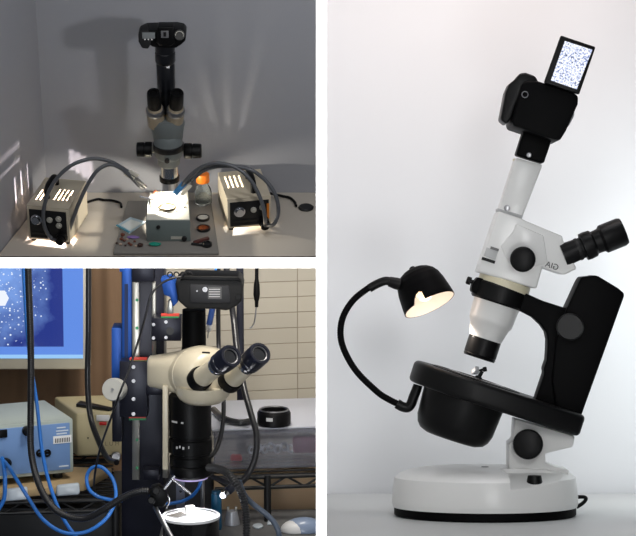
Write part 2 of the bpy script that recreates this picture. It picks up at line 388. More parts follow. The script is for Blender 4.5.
# --- stone in its holder on the stage
gh = thing('stone_holder', O + AX * (1 * k), 'small spring clip standing on the stage under the objective', 'clip')
gb = O + AX * (1.6 * k) + BX * (2 * k)
G().lathe(gb, gb + AX * (8 * k) + BX * (1.5 * k), [(0, 4 * k), (.2, 3.6 * k), (.3, 2 * k), (1, 1.8 * k)], 20).part('post', M_black, gh)
G().lathe(gb + AX * (7.5 * k) - BX * (2 * k), gb + AX * (11.5 * k) + BX * (5 * k), [(0, 1.0 * k), (.5, 1.4 * k), (.55, 2.4 * k), (1, 2.4 * k)], 18).part('jaw', M_black, gh)
M_gem = mat('cut_stone', (245, 246, 250), 0.12, 0.0, var=0.02, coat=1.0)
gc = gb + AX * (6.4 * k) - BX * (5.2 * k)
gx = (AX * .45 - BX * .9).normalized()
G().lathe(gc - gx * (5 * k), gc + gx * (3 * k), [(0, .3 * k), (.62, 5.2 * k), (.7, 5.4 * k), (1, 3.2 * k)], 9).top('gemstone', M_gem, 'clear faceted stone gripped by the clip under the objective', 'gemstone', smooth=0)

# --- camera on the photo tube
cm = thing('camera', r(533, 160), 'black camera with a lit fold-out screen on the tilted microscope', 'camera')
ad = rq([(524.5, 128), (552.4, 138.5), (543.9, 163.6), (515.9, 155)], -13, 13, 2.2, 3).part('mount_adapter', M_blackm, cm)
G().cyl(r(529, 155, -12.8), r(529, 155, -14.4), 2.6 * k, bev=.4 * k, seg=22).part('adapter_screw', M_steel, ad)
body = rq([(522, 84), (527, 80.8), (538, 81), (574.5, 93), (578.4, 96.5), (578, 104), (566, 131), (560, 140.5), (554.5, 139.5), (513, 125.5), (512, 121)], -42, 38, 2.2, 3).part('body', M_blackm, cm)
rq([(500.3, 119.5), (505.6, 92), (509, 84), (516, 78.2), (520, 73), (526, 72.6), (535.5, 76), (538.8, 82.4), (526, 83.5), (516, 106), (512, 118), (506.5, 124.5)], -38, -2, 2.4, 3).part('grip', M_black, cm)
G().ring(r(525, 94.5, -43), (0.15, 1, 0.0), 3.0 * k, .5 * k, 24, 8).part('strap_eyelet', M_steel, cm)
rq([(571.5, 112), (575, 107), (574, 116), (569, 126), (567, 126.5)], -30, -12, .6).part('side_trim', M_steel, cm)
rq([(552, 84.5), (575, 92), (573, 98), (550, 90)], -40, -20, 1.0).part('screen_hinge', M_black, cm)
scr = rq([(561, 35.2), (595.8, 46.9), (579.3, 94.5), (544, 82.7)], -46, -39, 1.5, 3).part('screen', M_black, cm)

def screen_mat(name, nodes_fn):
    m = bpy.data.materials.new(name); m.use_nodes = True; nt = m.node_tree
    b = nt.nodes['Principled BSDF']; b.inputs['Base Color'].default_value = (0.01, 0.01, 0.015, 1); b.inputs['Roughness'].default_value = 0.2
    nodes_fn(nt, b); return m
def lcd(nt, b):
    tc = nt.nodes.new('ShaderNodeTexCoord'); v = nt.nodes.new('ShaderNodeTexNoise'); v.inputs['Scale'].default_value = 420; v.inputs['Detail'].default_value = 3
    nt.links.new(tc.outputs['Object'], v.inputs['Vector'])
    cr = nt.nodes.new('ShaderNodeValToRGB'); nt.links.new(v.outputs['Fac'], cr.inputs[0])
    e = cr.color_ramp.elements; e[0].position = .36; e[0].color = (.02, .03, .10, 1); e[1].position = .56; e[1].color = (1, 1, 1, 1)
    m_ = cr.color_ramp.elements.new(.44); m_.color = (.40, .50, .86, 1)
    n2 = nt.nodes.new('ShaderNodeTexNoise'); n2.inputs['Scale'].default_value = 30; nt.links.new(tc.outputs['Object'], n2.inputs['Vector'])
    mx = nt.nodes.new('ShaderNodeMix'); mx.data_type = 'RGBA'; mx.inputs[7].default_value = (.80, .84, 1, 1)
    mp = nt.nodes.new('ShaderNodeMapRange'); mp.inputs[1].default_value = .45; mp.inputs[2].default_value = .7; mp.inputs[4].default_value = .75
    nt.links.new(n2.outputs['Fac'], mp.inputs[0]); nt.links.new(mp.outputs[0], mx.inputs[0]); nt.links.new(cr.outputs[0], mx.inputs[6])
    nt.links.new(mx.outputs[2], b.inputs['Emission Color']); b.inputs['Emission Strength'].default_value = 1.0
rq([(564.9, 40.9), (592.4, 49.8), (576.7, 89.2), (551, 80.3)], -46.8, -45.5).part('display', screen_mat('camera_display', lcd), scr, smooth=0)
# ================================================================== UPPER LEFT BAY (a raked display table, its wall leaning with it)
T = Set(168, 226, 7.25, 28.5); CUR = T; k = T.k
tf = T.fl
M_wallg = mat('grey_wall', (150, 151, 156), 0.85, var=0.03, scale=5)
M_tabg = mat('beige_tabletop', (190, 182, 170), 0.5, var=0.03, scale=8)
yw = 0.225
cl = tf(47.5, 190, 0); cl.y = yw
fr = tf(-4, 256.5, 0)
wd = (Vector((fr.x, fr.y, 0)) - Vector((cl.x, cl.y, 0))); wdn = wd.normalized()
G().box(((cl.x + 0.62) / 2, yw + 0.012, 0.43), (0.62 - cl.x + .02, 0.024, 1.0)).top('wall_back', M_wallg, 'plain grey wall behind the trinocular microscope', 'wall', kind='structure')
q = [Vector((cl.x, cl.y, -0.04)), Vector((cl.x, cl.y, 0)) + wdn * 1.3]
nrm = Vector((-wdn.y, wdn.x, 0));  nrm = nrm if nrm.x < 0 else -nrm
G().prism([Vector((cl.x, cl.y, -.03)), Vector((cl.x, cl.y, .93)), Vector((cl.x, cl.y, .93)) + wdn * 1.0, Vector((cl.x, cl.y, -.03)) + wdn * 1.0], (0, 0, 0), nrm * .024).top('wall_left', M_wallg, 'plain grey side wall left of the trinocular microscope', 'wall', kind='structure')
yf = tf(168, 256.3, 0).y
tl0 = Vector((cl.x + .004, yw - .001, 0)); tl1 = tl0 + wdn * ((yf - yw) / wdn.y)
G().prism([tl0, Vector((.62, yw - .001, 0)), Vector((.62, yf, 0)), Vector((tl1.x, yf, 0))], (0, 0, -.025), (0, 0, 0)).top('table', M_tabg, 'beige table top under the trinocular microscope and its two light boxes', 'table')
M_edge = mat('brown_edge', (74, 58, 50), 0.6)
G().box((0.0, yf - .004, -0.0125), (1.4, 0.008, 0.025)).top('trim_1', M_edge, 'thin brown front edge of the beige table', 'trim', kind='structure')

M_grey = mat('grey_hammertone', (104, 110, 110), 0.4, var=0.05, bump=.05, scale=200)
M_lgrey = mat('light_grey_enamel', (178, 176, 166), 0.4, var=0.03)
M_tray = mat('grey_tray', (132, 128, 122), 0.5, var=0.06, scale=20)
M_beige = mat('beige_housing', (190, 180, 160), 0.45, var=0.04)
M_blk = mat('black_front', (22, 22, 23), 0.4, var=0.2)
M_hose = mat('grey_light_guide', (88, 90, 94), 0.3, var=0.08, coat=.4)

def quad_plate(name, px4, h0, h1, m, bev, parent=None, **kw):
    pts = [tf(a, b, h1) for a, b in px4]
    g = G().prism([Vector((v.x, v.y, h1)) for v in pts], (0, 0, h0 - h1), (0, 0, 0), bev)
    return g.part(name, m, parent) if parent else g.top(name, m, **kw)

tray = quad_plate('tray', [(127.5, 200.5), (211, 199.5), (219, 252.5), (113, 252.5)], 0.0005, .011, M_tray, .004,
    label='flat grey tray under the trinocular microscope, filters and loose stones', cat='tray')
HT = .0112
# --- microscope
m = thing('microscope', (0, 0, HT), 'grey trinocular microscope standing on the flat tray under the dark camera', 'microscope')
M_block = mat('grey_block', (112, 122, 120), 0.42, var=0.05)
hb = .082
fbl, fbr = tf(146.5, 241.5, HT), tf(190.8, 241.5, HT)
tbl, tbr = tf(149.3, 192.5, hb), tf(188.3, 191.5, hb)
base = G().prism([Vector((fbl.x, fbl.y, hb)), Vector((fbr.x, fbr.y, hb)), Vector((tbr.x, tbr.y, hb)), Vector((tbl.x, tbl.y, hb))], (0, 0, HT - hb), (0, 0, 0), .003).part('base', M_block, m)
M_plate = mat('white_stage_plate', (232, 228, 214), 0.5, var=0.02)
G().prism([Vector((fbl.x + .002, fbl.y + .002, hb)), Vector((fbr.x - .002, fbr.y + .002, hb)), Vector((tbr.x - .002, tbr.y, hb)), Vector((tbl.x + .002, tbl.y, hb))], (0, 0, -.001), (0, 0, .0022), .0008).part('stage_plate', M_plate, base)
G().cyl((-.02, fbl.y + .002, .06), (-.02, fbl.y - .004, .06), .006, bev=.001, seg=20).part('knob', M_blk, base)
G().box((.033, fbl.y - .0005, .024), (.034, .002, .009)).part('name_plate', M_lgrey, base)
G().cyl((.056, fbl.y + .004, .022), (.056, fbl.y - .006, .022), .008, bev=.001, seg=20).part('socket', M_blk, base)
def zt(py, y=0.0): return T.p(168, py, y).z
def xt(px, y=0.0): return T.p(px, 150, y).x
A0 = 0.0
xc = xt(168.5)
post_y = .115
G().cyl((xc + .002, post_y, HT), (xc + .002, post_y, zt(120, post_y)), .014, seg=28).part('pole', M_steel, m)
z0, z1 = zt(179.5), zt(164)
nose = G().lathe((xc, 0, z0), (xc, 0, z1), [(0, 8.4 * k), (0.0, 9.4 * k), (.18, 9.6 * k), (.2, 8.8 * k), (1, 8.8 * k)], 36).part('nosepiece', M_chrome, m)
G().lathe((xc, 0, z0 - .004), (xc, 0, z0 + .012), [(0, 8 * k), (.1, 9.9 * k), (1, 9.9 * k)], 36).part('lens_rim', M_black, nose)
G().lathe((xc, 0, z1 - .003), (xc, 0, zt(155)), [(0, 9.5 * k), (.2, 11.2 * k), (1, 11.4 * k)], 36).part('zoom_body', M_grey, m)
ring = G().lathe((xc, 0, zt(158)), (xc, 0, zt(134)), [(0, 11 * k), (.15, 14 * k), (.45, 14.6 * k), (.9, 14 * k), (1, 13 * k)], 40).part('pod_holder', M_grey, m)
G().lathe((xc, 0, zt(149)), (xc, 0, zt(143)), [(0, 14.7 * k), (.1, 15.2 * k), (.9, 15.2 * k), (1, 14.6 * k)], 40).part('dark_band', M_blk, ring)
G().cyl((xc - .002, -.040, zt(154)), (xc - .002, -.050, zt(154)), .008, bev=.001, seg=20).part('clamp_screw', M_blk, ring)
G().box((xc, post_y / 2, zt(150)), (.05, post_y + .03, .06), bev=.006).part('focus_arm', M_grey, m)
for sx, xa, xb, py in ((-1, 152, 136.8, 149.5), (1, 184, 201.5, 151)):
    y_, zz = .03, zt(py, .03)
    G().cyl((xc, y_, zz), (xt(xa, y_) , y_, zz), .010, seg=20).part('focus_shaft', M_lgrey, m)
    kx, ke = xt(xa, y_), xt(xb, y_)
    G().lathe((kx, y_, zz), (ke, y_, zz), [(0, 7.2 * k), (.05, 7.8 * k), (.44, 7.8 * k), (.46, 6.6 * k), (.5, 6.6 * k), (.52, 7.4 * k), (.95, 7.2 * k), (1, 6.2 * k)], 32).part('focus_knob', M_black, m)
hz0, hz1 = zt(137), zt(118, -.02)
head = G().lathe((xc, 0, hz0), (xc, -.012, hz1), [(0, 11.5 * k), (.3, 12 * k), (.7, 13.5 * k), (1, 12 * k)], 40, ex=1.0, ey=1.28, hint=Vector((1, 0, 0))).part('head', M_grey, m)
M_tan = mat('tan_enamel', (150, 138, 118), 0.4, var=0.05)
for s_, ca, cb in ((-1, (156.5, 124), (153.4, 92.5)), (1, (174.5, 124), (177.2, 92.5))):
    pa, pb = T.p(*ca, -.01), T.p(*cb, -.062)
    e = G().lathe(pa, pb, [(0, 8.4 * k), (.3, 8.6 * k), (.48, 8.2 * k), (.5, 7.4 * k), (.56, 7.0 * k)], 32).part('eyepiece_tube', M_tan, m)
    G().lathe(pa + (pb - pa) * .36, pa + (pb - pa) * .5, [(0, 8.5 * k), (.2, 8.9 * k), (.8, 8.9 * k), (1, 8.2 * k)], 32).part('silver_ring', M_steel, e)
    G().lathe(pa + (pb - pa) * .54, pb, [(0, 6.6 * k), (.3, 6.9 * k), (.9, 6.6 * k), (1, 6.0 * k), (1, 4.2 * k), (.9, 3.8 * k)], 32).part('eyecup', M_black, e)
fy, by = -.034, .03
bz0 = zt(48.8, fy)
tz0, tz1 = zt(108, .01), bz0 + .0005
M_tube = mat('black_tube', (17, 18, 22), 0.3, var=.1, coat=.3)
tb = G().lathe((xc - .001, .01, tz0 - .012), (xc - .001, .01, tz1), [(0, 7.4 * k), (.12, 7.8 * k), (.14, 8.9 * k), (.70, 8.9 * k), (.71, 8.5 * k), (.74, 9.9 * k), (.86, 9.9 * k), (.87, 9.2 * k), (.9, 9.6 * k), (1, 9.6 * k)], 36).part('photo_tube', M_tube, m)
G().lathe((xc - .001, .01, tz0 - .02), (xc - .001, .01, tz0 + .012), [(0, 6.6 * k), (1, 7 * k)], 32).part('tube_socket', mat('brass_socket', (150, 118, 66), .35, .8), m)
G().box(T.p(168, 67.5, -.0175), (.008, .0015, .004)).part('marking', M_white, tb)
# --- camera on the tube
cz = tz1
c = thing('camera', (xc, .01, cz), 'black camera pointing straight down on top of the dark photo tube', 'camera')
bp = [(145, 42), (152, 47), (160, 48.8), (176, 48.8), (181, 45), (185.5, 41), (185.8, 34.5), (183, 31.5), (176, 30), (146, 31), (141, 33), (141, 41)]
bb = [T.p(a, b, fy) for a, b in bp]
bb = [Vector((v.x, v.y, max(v.z, tz1 + .0012))) for v in bb]
body = G().prism(bb, (0, 0, 0), (0, by - fy, 0), .004, 3).part('body', M_black, c)
G().prism([T.p(a, b, fy - .002) for a, b in ((138.2, 35), (140, 31.5), (148, 30.5), (151, 35), (151, 44), (148, 49.3), (142, 48.6), (138.4, 42))], (0, 0, 0), (0, .05, 0), .004, 3).part('grip', M_rubber, c)
hump = G().prism([T.p(a, b, fy - .012) for a, b in ((157.5, 27), (173.5, 27), (175, 43), (171, 46.5), (160, 46.5), (156.5, 43))], (0, 0, 0), (0, .04, 0), .004, 3).part('viewfinder_hump', M_black, c)
G().box(T.p(164.8, 34.3, fy - .0125), (.022, .002, .022), bev=.0006).part('hot_shoe', mat('shoe_metal', (150, 150, 152), .35, .7), hump)
G().box(T.p(164.8, 34.3, fy - .0138), (.008, .002, .014)).part('hot_shoe_slot', M_blk, hump)
M_lcd = mat('grey_lcd', (120, 124, 124), 0.25, var=.03)
G().box(T.p(148.6, 35.5, fy - .0025), (.037, .003, .019), bev=.0006).part('top_display', M_lcd, body)
for i in range(3): G().cyl(T.p(145 + 3.4 * i, 39.5, fy + .002), T.p(145 + 3.4 * i, 39.5, fy - .005), .0022, seg=12).part('button', M_steel, body)
G().lathe(T.p(179.5, 35, fy + .004), T.p(179.5, 35, fy - .012), [(0, .017), (.5, .017), (.55, .0155), (1, .0145)], 30).part('mode_dial', M_blk, c)
G().ring(T.p(179.5, 35, fy - .0124), (0, 1, 0), .0115, .0012, 30, 8).part('dial_marks', M_lgrey, c)

# --- light boxes
def light_box(name, fl, dvec, wlen, height, depth, lab, vents=None):
    """fl: front bottom corner nearest the frame's left; dvec: direction to the back"""
    fl = Vector((fl.x, fl.y, 0)); d = Vector((dvec.x, dvec.y, 0)).normalized(); a = Vector((d.y, -d.x, 0))
    h0 = .010
    t = thing(name, fl + a * (wlen / 2) + d * (depth / 2), lab, 'light source')
    def at(u, v, z): return fl + a * u + d * v + Z * z
    # housing: four walls and a slotted lid
    g = G(); th = .004
    cen = at(wlen / 2, depth / 2, 0)
    hs = G().box(at(wlen / 2, depth * .66, h0 + .003), (wlen, depth * .66, .006), x=a, y=d)
    side = G().box(at(th / 2, depth / 2, (h0 + height) / 2), (th, depth, height - h0), x=a, y=d)
    rear = G().box(at(wlen / 2, depth - th / 2, (h0 + height) / 2), (wlen - 2 * th, th, height - h0), x=a, y=d)
    for which, u, v, zz, wid, hei in (vents(at) if vents else []):
        if which == 'side': side.cut(G().box(at(th / 2, v, zz), (th * 4, wid, hei), x=a, y=d))
        else: rear.cut(G().box(at(u, depth - th / 2, zz), (wid, th * 4, hei), x=a, y=d))
    hs.join(side); hs.join(rear)
    hs.box(at(wlen - th / 2, depth / 2, (h0 + height) / 2), (th, depth, height - h0), x=a, y=d)
    housing = hs.part('housing', M_beige, t)
    return t, housing, at, a, d, h0
def lid(at, a, d, wlen, depth, height, slots, parent):
    """flat lid with real slots (u0,u1,v0,v1)"""
    us = sorted({0, wlen, *[s[0] for s in slots], *[s[1] for s in slots]}); vs = sorted({0, depth, *[s[2] for s in slots], *[s[3] for s in slots]})
    g = G(); vm = {}
    def vert(u, v):
        if (u, v) not in vm: vm[(u, v)] = g.bm.verts.new(at(u, v, height))
        return vm[(u, v)]
    for i in range(len(us) - 1):
        for j in range(len(vs) - 1):
            uc, vc = (us[i] + us[i + 1]) / 2, (vs[j] + vs[j + 1]) / 2
            if any(s[0] < uc < s[1] and s[2] < vc < s[3] for s in slots): continue
            g.bm.faces.new((vert(us[i], vs[j]), vert(us[i + 1], vs[j]), vert(us[i + 1], vs[j + 1]), vert(us[i], vs[j + 1])))
    r_ = bmesh.ops.extrude_face_region(g.bm, geom=g.bm.faces[:])
    for v in [e for e in r_['geom'] if isinstance(e, bmesh.types.BMVert)]: v.co += Z * .004
    return g.part('vented_lid', M_beige, parent, smooth=0)
def front(t, at, a, d, wlen, height, h0, knob, sockets):
    fz = (h0 + height) / 2
    G().box(at(wlen / 2, .002, fz), (wlen - .001, .006, height - h0), x=a, y=d, bev=.001).part('front_frame', M_beige, t)
    fp = G().box(at(wlen / 2, -.002, fz), (wlen - .014, .004, height - h0 - .014), x=a, y=d, bev=.001).part('front_panel', M_blk, t)
    for i in range(2):
        G().box(at(wlen / 2, -.005, h0 + .012 + i * .014), (wlen - .022, .003, .005), x=a, y=d, bev=.001).part('louvre', M_dk, fp)
    kc = at(*knob)
    G().lathe(kc + d * .002, kc - d * .012, [(0, .017), (.3, .017), (.35, .013), (1, .012)], 28).part('dimmer_knob', M_chrome, t)
    for i, (u, z) in enumerate(sockets):
        G().lathe(at(u, -.002, z), at(u, -.012, z), [(0, .009), (.5, .009), (.55, .005), (1, .005)], 20).part('switch', M_lgrey, fp)
def handle(t, at, u, v0, v1, height):
    G().tube([at(u, v0, height), at(u, v0 + .004, height + .022), at(u, v0 * .75 + v1 * .25, height + .034), at(u, v0 * .25 + v1 * .75, height + .034), at(u, v1 - .004, height + .022), at(u, v1, height)], .009, 14, 8).part('handle', M_black, t)

# left light box
f0 = tf(29, 241.5, 0); b0 = tf(47, 214, 0)
WL, DL, HL = .128, (b0 - f0).length * 1.03, .118
def left_wall(px, py):
    r_ = T._r(px, py); n_ = Vector((nrm.x, nrm.y, 0)); t_ = (Vector((cl.x, cl.y, 0)) - T.c).dot(n_) / r_.dot(n_); return T.c + r_ * t_
def left_beam_slots(at):  # side and rear slots added and aimed to cast light patches on the walls
    L0 = at(.070, .10, .05); o_ = at(0, 0, 0); a_ = at(1, 0, 0) - o_; d_ = at(0, 1, 0) - o_; out = []
    for px, py in ((15, 183), (21, 177), (27, 168)):
        W_ = left_wall(px, py); t_ = (L0 - o_).dot(a_) / ((L0 - W_).dot(a_)); q_ = L0 + (W_ - L0) * t_
        out.append(('side', 0, min(max((q_ - o_).dot(d_), .01), DL - .01), min(max(q_.z, .03), HL - .022), .006, .05))
    for px, py in ((72, 160), (78, 163), (84, 167), (90, 172)):
        W_ = T.p(px, py, yw); t_ = (DL - (L0 - o_).dot(d_)) / ((W_ - L0).dot(d_)); q_ = L0 + (W_ - L0) * t_
        out.append(('rear', min(max((q_ - o_).dot(a_), .012), WL - .012), 0, min(max(q_.z, .03), HL - .022), .006, .026))
    return out
tl, hl, atl, al, dl, h0 = light_box('light_source', f0, b0 - f0, WL, HL, DL, 'beige light box with a black front, left of the trinocular microscope', left_beam_slots)
LAMP = atl(.070, .10, .05)
sl = [(.066 + i * .013, .066 + i * .013 + .005, .05, .12) for i in range(4)] + [(.014 + i * .012, .019 + i * .012, .04, .11) for i in range(2)]
lid(atl, al, dl, WL, DL, HL, sl, tl)
front(tl, atl, al, dl, WL, HL, h0, (.028, -.002, .078), ((.07, .082), (.098, .088), (.098, .066)))
handle(tl, atl, .046, .055, .15, HL + .004)
for u in (.012, WL - .012):
    for v in (.015, DL - .015): G().cyl(atl(u, v, .0005), atl(u, v, .013), .008, seg=16).part('foot', M_rubber, tl)
G().lathe(atl(.106, -.002, .03), atl(.106, -.035, .026), [(0, .016), (.5, .016), (.55, .012), (1, .012)], 24).part('guide_socket', M_black, tl)
gs = atl(.106, -.03, .027)
tipL = T.p(144.5, 184.5, -.03)
def guide(pts, t, tip, flag=None, tipm=None):
    g = G().tube(pts, 1.95 * k, 12, 10).part('light_guide', M_hose, t)
    a_, b_ = Vector(pts[-1]), Vector(pts[-1]) + (Vector(pts[-1]) - Vector(pts[-2])).normalized() * .018
    G().cyl(a_, b_, 1.7 * k, seg=14).part('light_guide_tip', tipm or M_steel, g)
    return a_, b_
def tp(lst): return [T.p(a, b, d) for a, b, d in lst]
g1 = guide([gs] + tp([(52, 239, -.12), (45, 228, -.12), (43.5, 212, -.12), (48, 194, -.12), (58, 177, -.11), (73, 164.5, -.10), (92, 158.8, -.09), (110, 161.5, -.08), (126, 170.5, -.06), (136, 178.5, -.045), (142.5, 184.5, -.03)]), tl, None)
g2 = guide([gs] + tp([(66, 238, -.11), (72, 222, -.11), (79, 203, -.11), (88, 184, -.10), (98, 170, -.09), (110, 164.5, -.08), (121, 168.5, -.07), (132, 178, -.055), (139, 185.5, -.04)]), tl, None)
M_tape = mat('white_tape', (226, 222, 208), 0.6)
M_btape = mat('blue_tape', (40, 112, 168), 0.5)
for (u, v), (px, py) in zip(((1, .35), (1, .35)), ((129.5, 176.5), (133.5, 173.5))):
    G().box(T.p(px, py, -.06), (.034, .0012, .013), x=(.80, .1, -.6), y=(0, 1, .25), bev=.0004).part('tape_flag', M_tape, tl)
spot('guide_light_left', T.w(g1[1] + Vector((.004, 0, -.004))), T.w((.0, -.015, hb)), 4.2, 112, (1.0, .93, .80), .004)

# right light box
f1 = tf(228, 231.5, 0); b1 = tf(219.5, 207, 0)
WR, DR, HR = .132, .185, .104
tr, hr_, atr, ar, dr, h0 = light_box('light_source', f1, b1 - f1, WR, HR, DR, 'beige light box with an orange strip and silver dial, right of the trinocular microscope')
sr = [(.014 + i * .014, .014 + i * .014 + .006, .075, .155) for i in range(4)]
lid(atr, ar, dr, WR, DR, HR, sr, tr)
front(tr, atr, ar, dr, WR, HR, h0, (.036, -.002, .064), ((.078, .068), (.104, .074)))
handle(tr, atr, .085, .03, .13, HR + .004)
G().box(atr(.122, -.0052, .06), (.007, .002, .05), x=ar, y=dr).part('orange_strip', mat('orange_wood', (206, 120, 40), .5), tr)
for u in (.012, WR - .012):
    for v in (.015, DR - .015): G().cyl(atr(u, v, .0005), atr(u, v, .013), .008, seg=16).part('foot', M_rubber, tr)
G().lathe(atr(.108, -.002, .030), atr(.108, -.035, .022), [(0, .016), (.5, .016), (.55, .013), (1, .013)], 24).part('guide_socket', M_black, tr)
gr_ = atr(.108, -.03, .025)
g3 = guide([gr_] + tp([(265, 218, -.12), (262, 203, -.12), (255, 187, -.11), (245, 174, -.10), (231, 165.5, -.09), (214, 163.3, -.08), (199, 168.5, -.06), (188, 178, -.05), (181, 187, -.04)]), tr, None)
g4 = guide([gr_] + tp([(274, 224, -.11), (278.5, 211, -.11), (275, 194, -.11), (265, 180, -.10), (251, 170, -.10), (235, 166.5, -.09), (217, 166.5, -.07), (202, 171.5, -.055), (191, 181, -.045)]), tr, None)
G().box(T.p(179.5, 188.5, -.046), (.047, .0018, .017), x=(.62, 0, .78), y=(.3, 1, .2), bev=.0005).part('blue_tape', M_btape, tr)
G().box(T.p(186, 190, -.044), (.045, .0014, .013), x=(.66, 0, .75), y=(-.2, 1, .2), bev=.0005).part('tape_flag', M_tape, tr)
spot('guide_light_right', T.w(g3[1] + Vector((-.004, 0, -.004))), T.w((.0, -.015, hb)), 4.2, 112, (1.0, .93, .80), .004)

# lamps inside the boxes: their light leaves through the slots and under the front
point('lamp_left_box', T.w(LAMP), 4.2, (1.0, .86, .86), .003)
point('lamp_right_box', T.w(atr(.045, .10, .04)), 1.1, (1.0, .92, .82), .003)

# --- cords
G().tube([atl(.09, DL + .0045, .03)] + [tf(a, b, .0062) for a, b in ((96, 199.5), (104, 200), (112, 200.5), (120, 203), (121.5, 207))], .004, 10, 8).top('power_cord', M_black, 'black cord running from the left light box to the tray', 'cord')
G().tube([atr(WR + .0046, .14, .05)] + [tf(a, b, .0085) for a, b in ((282, 196), (290, 198), (294.5, 202), (296.2, 206))], .0042, 10, 8).top('power_cord', M_black, 'black cord running from the right light box to a round pad', 'cord')
pc = tf(306, 208.5, .0)
G().lathe(pc + Z * .0006, pc + Z * .008, [(0, 7.5 * k), (.5, 8 * k), (1, 6.6 * k)], 32).top('foot_switch', M_blk, 'small black round pad on the table at the end of the right cord', 'switch pad')

# --- bottle
M_clear = mat('clear_glass', (235, 240, 238), 0.04, trans=0.96, ior=1.3, var=0)
bo = tf(203.5, 206, .0); bo.z = HT if bo.x < .12 else .0006
bt = thing('bottle', (bo.x, bo.y, .0115), 'clear squat bottle with an orange screw cap beside the right light box', 'bottle')
bp_ = Vector((bo.x, bo.y, .0115))
G().lathe(bp_, bp_ + Z * .075, [(0, 7.8 * k), (.03, 8.6 * k), (.5, 8.6 * k), (.62, 8.0 * k), (.8, 5.6 * k), (1, 5.2 * k), (1, 4.6 * k), (.8, 5.0 * k), (.6, 7.5 * k), (.08, 8.0 * k), (.05, 1 * k)], 40).part('glass', M_clear, bt)
G().lathe(bp_ + Z * .072, bp_ + Z * .100, [(0, 6.4 * k), (.08, 6.8 * k), (.9, 6.6 * k), (1, 6.0 * k)], 36).part('cap', mat('orange_cap', (222, 116, 32), .4), bt)
# --- filters, loupe, bar
def disc(name, px, py, R_, m_rim, m_in, lab, cat):
    c_ = tf(px, py, HT); 
    t_ = thing(name, (c_.x, c_.y, HT), lab, cat)
    G().lathe(Vector((c_.x, c_.y, HT + .0004)), Vector((c_.x, c_.y, HT + .0075)), [(0, R_ * .97), (.4, R_), (1, R_ * .97), (1, R_ * .80), (.6, R_ * .78), (.6, .001)], 36).part('rim', m_rim, t_)
    G().cyl(Vector((c_.x, c_.y, HT + .0045)), Vector((c_.x, c_.y, HT + .0062)), R_ * .79, seg=32).part('glass', m_in, t_)
disc('filter', 203, 219, 6.8 * k, M_blk, mat('milky_glass', (196, 196, 190), .2), 'round black-rimmed filter with milky white glass on the tray', 'filter')
disc('filter', 203.6, 229.5, 7.0 * k, M_blk, mat('dark_red_glass', (70, 34, 30), .15), 'round black-rimmed filter with dark red glass on the tray', 'filter')
bq = [tf(a, b, HT + .006) for a, b in ((193, 241), (208, 236.2), (209.5, 238.2), (194.5, 243.2))]
G().prism([Vector((v.x, v.y, HT + .007)) for v in bq], (0, 0, -.0066), (0, 0, 0), .001).top('bar', mat('dark_red_bar', (84, 46, 42), .5), 'slim dark red bar lying on the tray below the red filter', 'bar')
lc = tf(207, 246, HT)
lp = thing('loupe', (lc.x, lc.y, HT), 'small black hand loupe lying at the front right of the tray', 'loupe')
G().lathe(Vector((lc.x, lc.y, HT + .0004)), Vector((lc.x, lc.y, HT + .012)), [(0, 4.6 * k), (.2, 5 * k), (.9, 5 * k), (1, 4.4 * k), (1, 3.2 * k), (.7, 3 * k)], 30).part('lens_mount', M_blk, lp)
l1, l2 = tf(203, 245.5, HT + .005), tf(191.5, 243.6, HT + .005)
G().tube([Vector((l1.x, l1.y, HT + .006)), Vector((l2.x, l2.y, HT + .005))], .0035, 10, 4).part('handle', M_blk, lp)
# --- paper packet
pk = [tf(a, b, HT + .003) for a, b in ((116.5, 225.5), (130.4, 217), (146, 221.8), (129.5, 233.5))]
pt_ = thing('packet', tf(131, 225, HT), 'pale blue folded paper packet at the left of the tray', 'packet')
G().prism([Vector((v.x, v.y, HT + .004)) for v in pk], (0, 0, -.0036), (0, 0, 0), .0012).part('wrapper', mat('pale_blue_paper', (196, 216, 226), .7, var=.05, scale=30, bump=.2), pt_)
pk2 = [tf(a, b, HT + .0055) for a, b in ((121, 225), (131, 219.4), (142, 222.8), (130, 230.6))]
G().prism([Vector((v.x, v.y, HT + .0055)) for v in pk2], (0, 0, -.0018), (0, 0, 0), .0006).part('inner_sheet', mat('white_paper', (232, 236, 234), .7), pt_)
e1, e2 = tf(116.8, 226.2, HT), tf(129.5, 233.5, HT)
G().box((Vector((e1.x, e1.y, HT + .004)) + Vector((e2.x, e2.y, HT + .004))) / 2 , ((e2 - e1).length, .006, .003), x=(e2 - e1), y=(0, 1, 0)).part('blue_edge', mat('teal_edge', (74, 150, 176), .6), pt_)
# --- loose stones
random.seed(4)
stone_specs = [
 ('brown', 122.5, 236.0, 2.3, 'chunky brown stone just below the paper packet'), ('brown', 129.0, 244.2, 1.6, 'small brown stone third along the front of the tray'),
 ('brown', 134.6, 242.3, 1.5, 'small brown stone right of centre in the scatter of stones'), ('dark', 140.2, 246.6, 2.9, 'largest dark brown stone at the right end of the scatter'),
 ('pale', 120.6, 245.2, 1.5, 'small pale stone at the left front of the scatter'), ('brown', 131.0, 245.8, 1.7, 'reddish stone left of the largest dark brown stone'),
 ('dark', 117.0, 244.0, 1.4, 'tiny dark stone at the far left of the scatter'), ('brown', 124.4, 241.6, 1.6, 'small brown stone in the middle of the scatter'),
 ('pale', 127.2, 240.0, 1.3, 'tiny pale stone left of the purple stone'), ('brown', 121.6, 240.3, 2.2, 'brown stone under the chunky one by the packet'),
 ('pale', 136.0, 246.8, 1.3, 'tiny pale stone beside the largest dark brown stone'), ('dark', 125.4, 246.2, 1.2, 'tiny dark stone at the front edge of the scatter')]
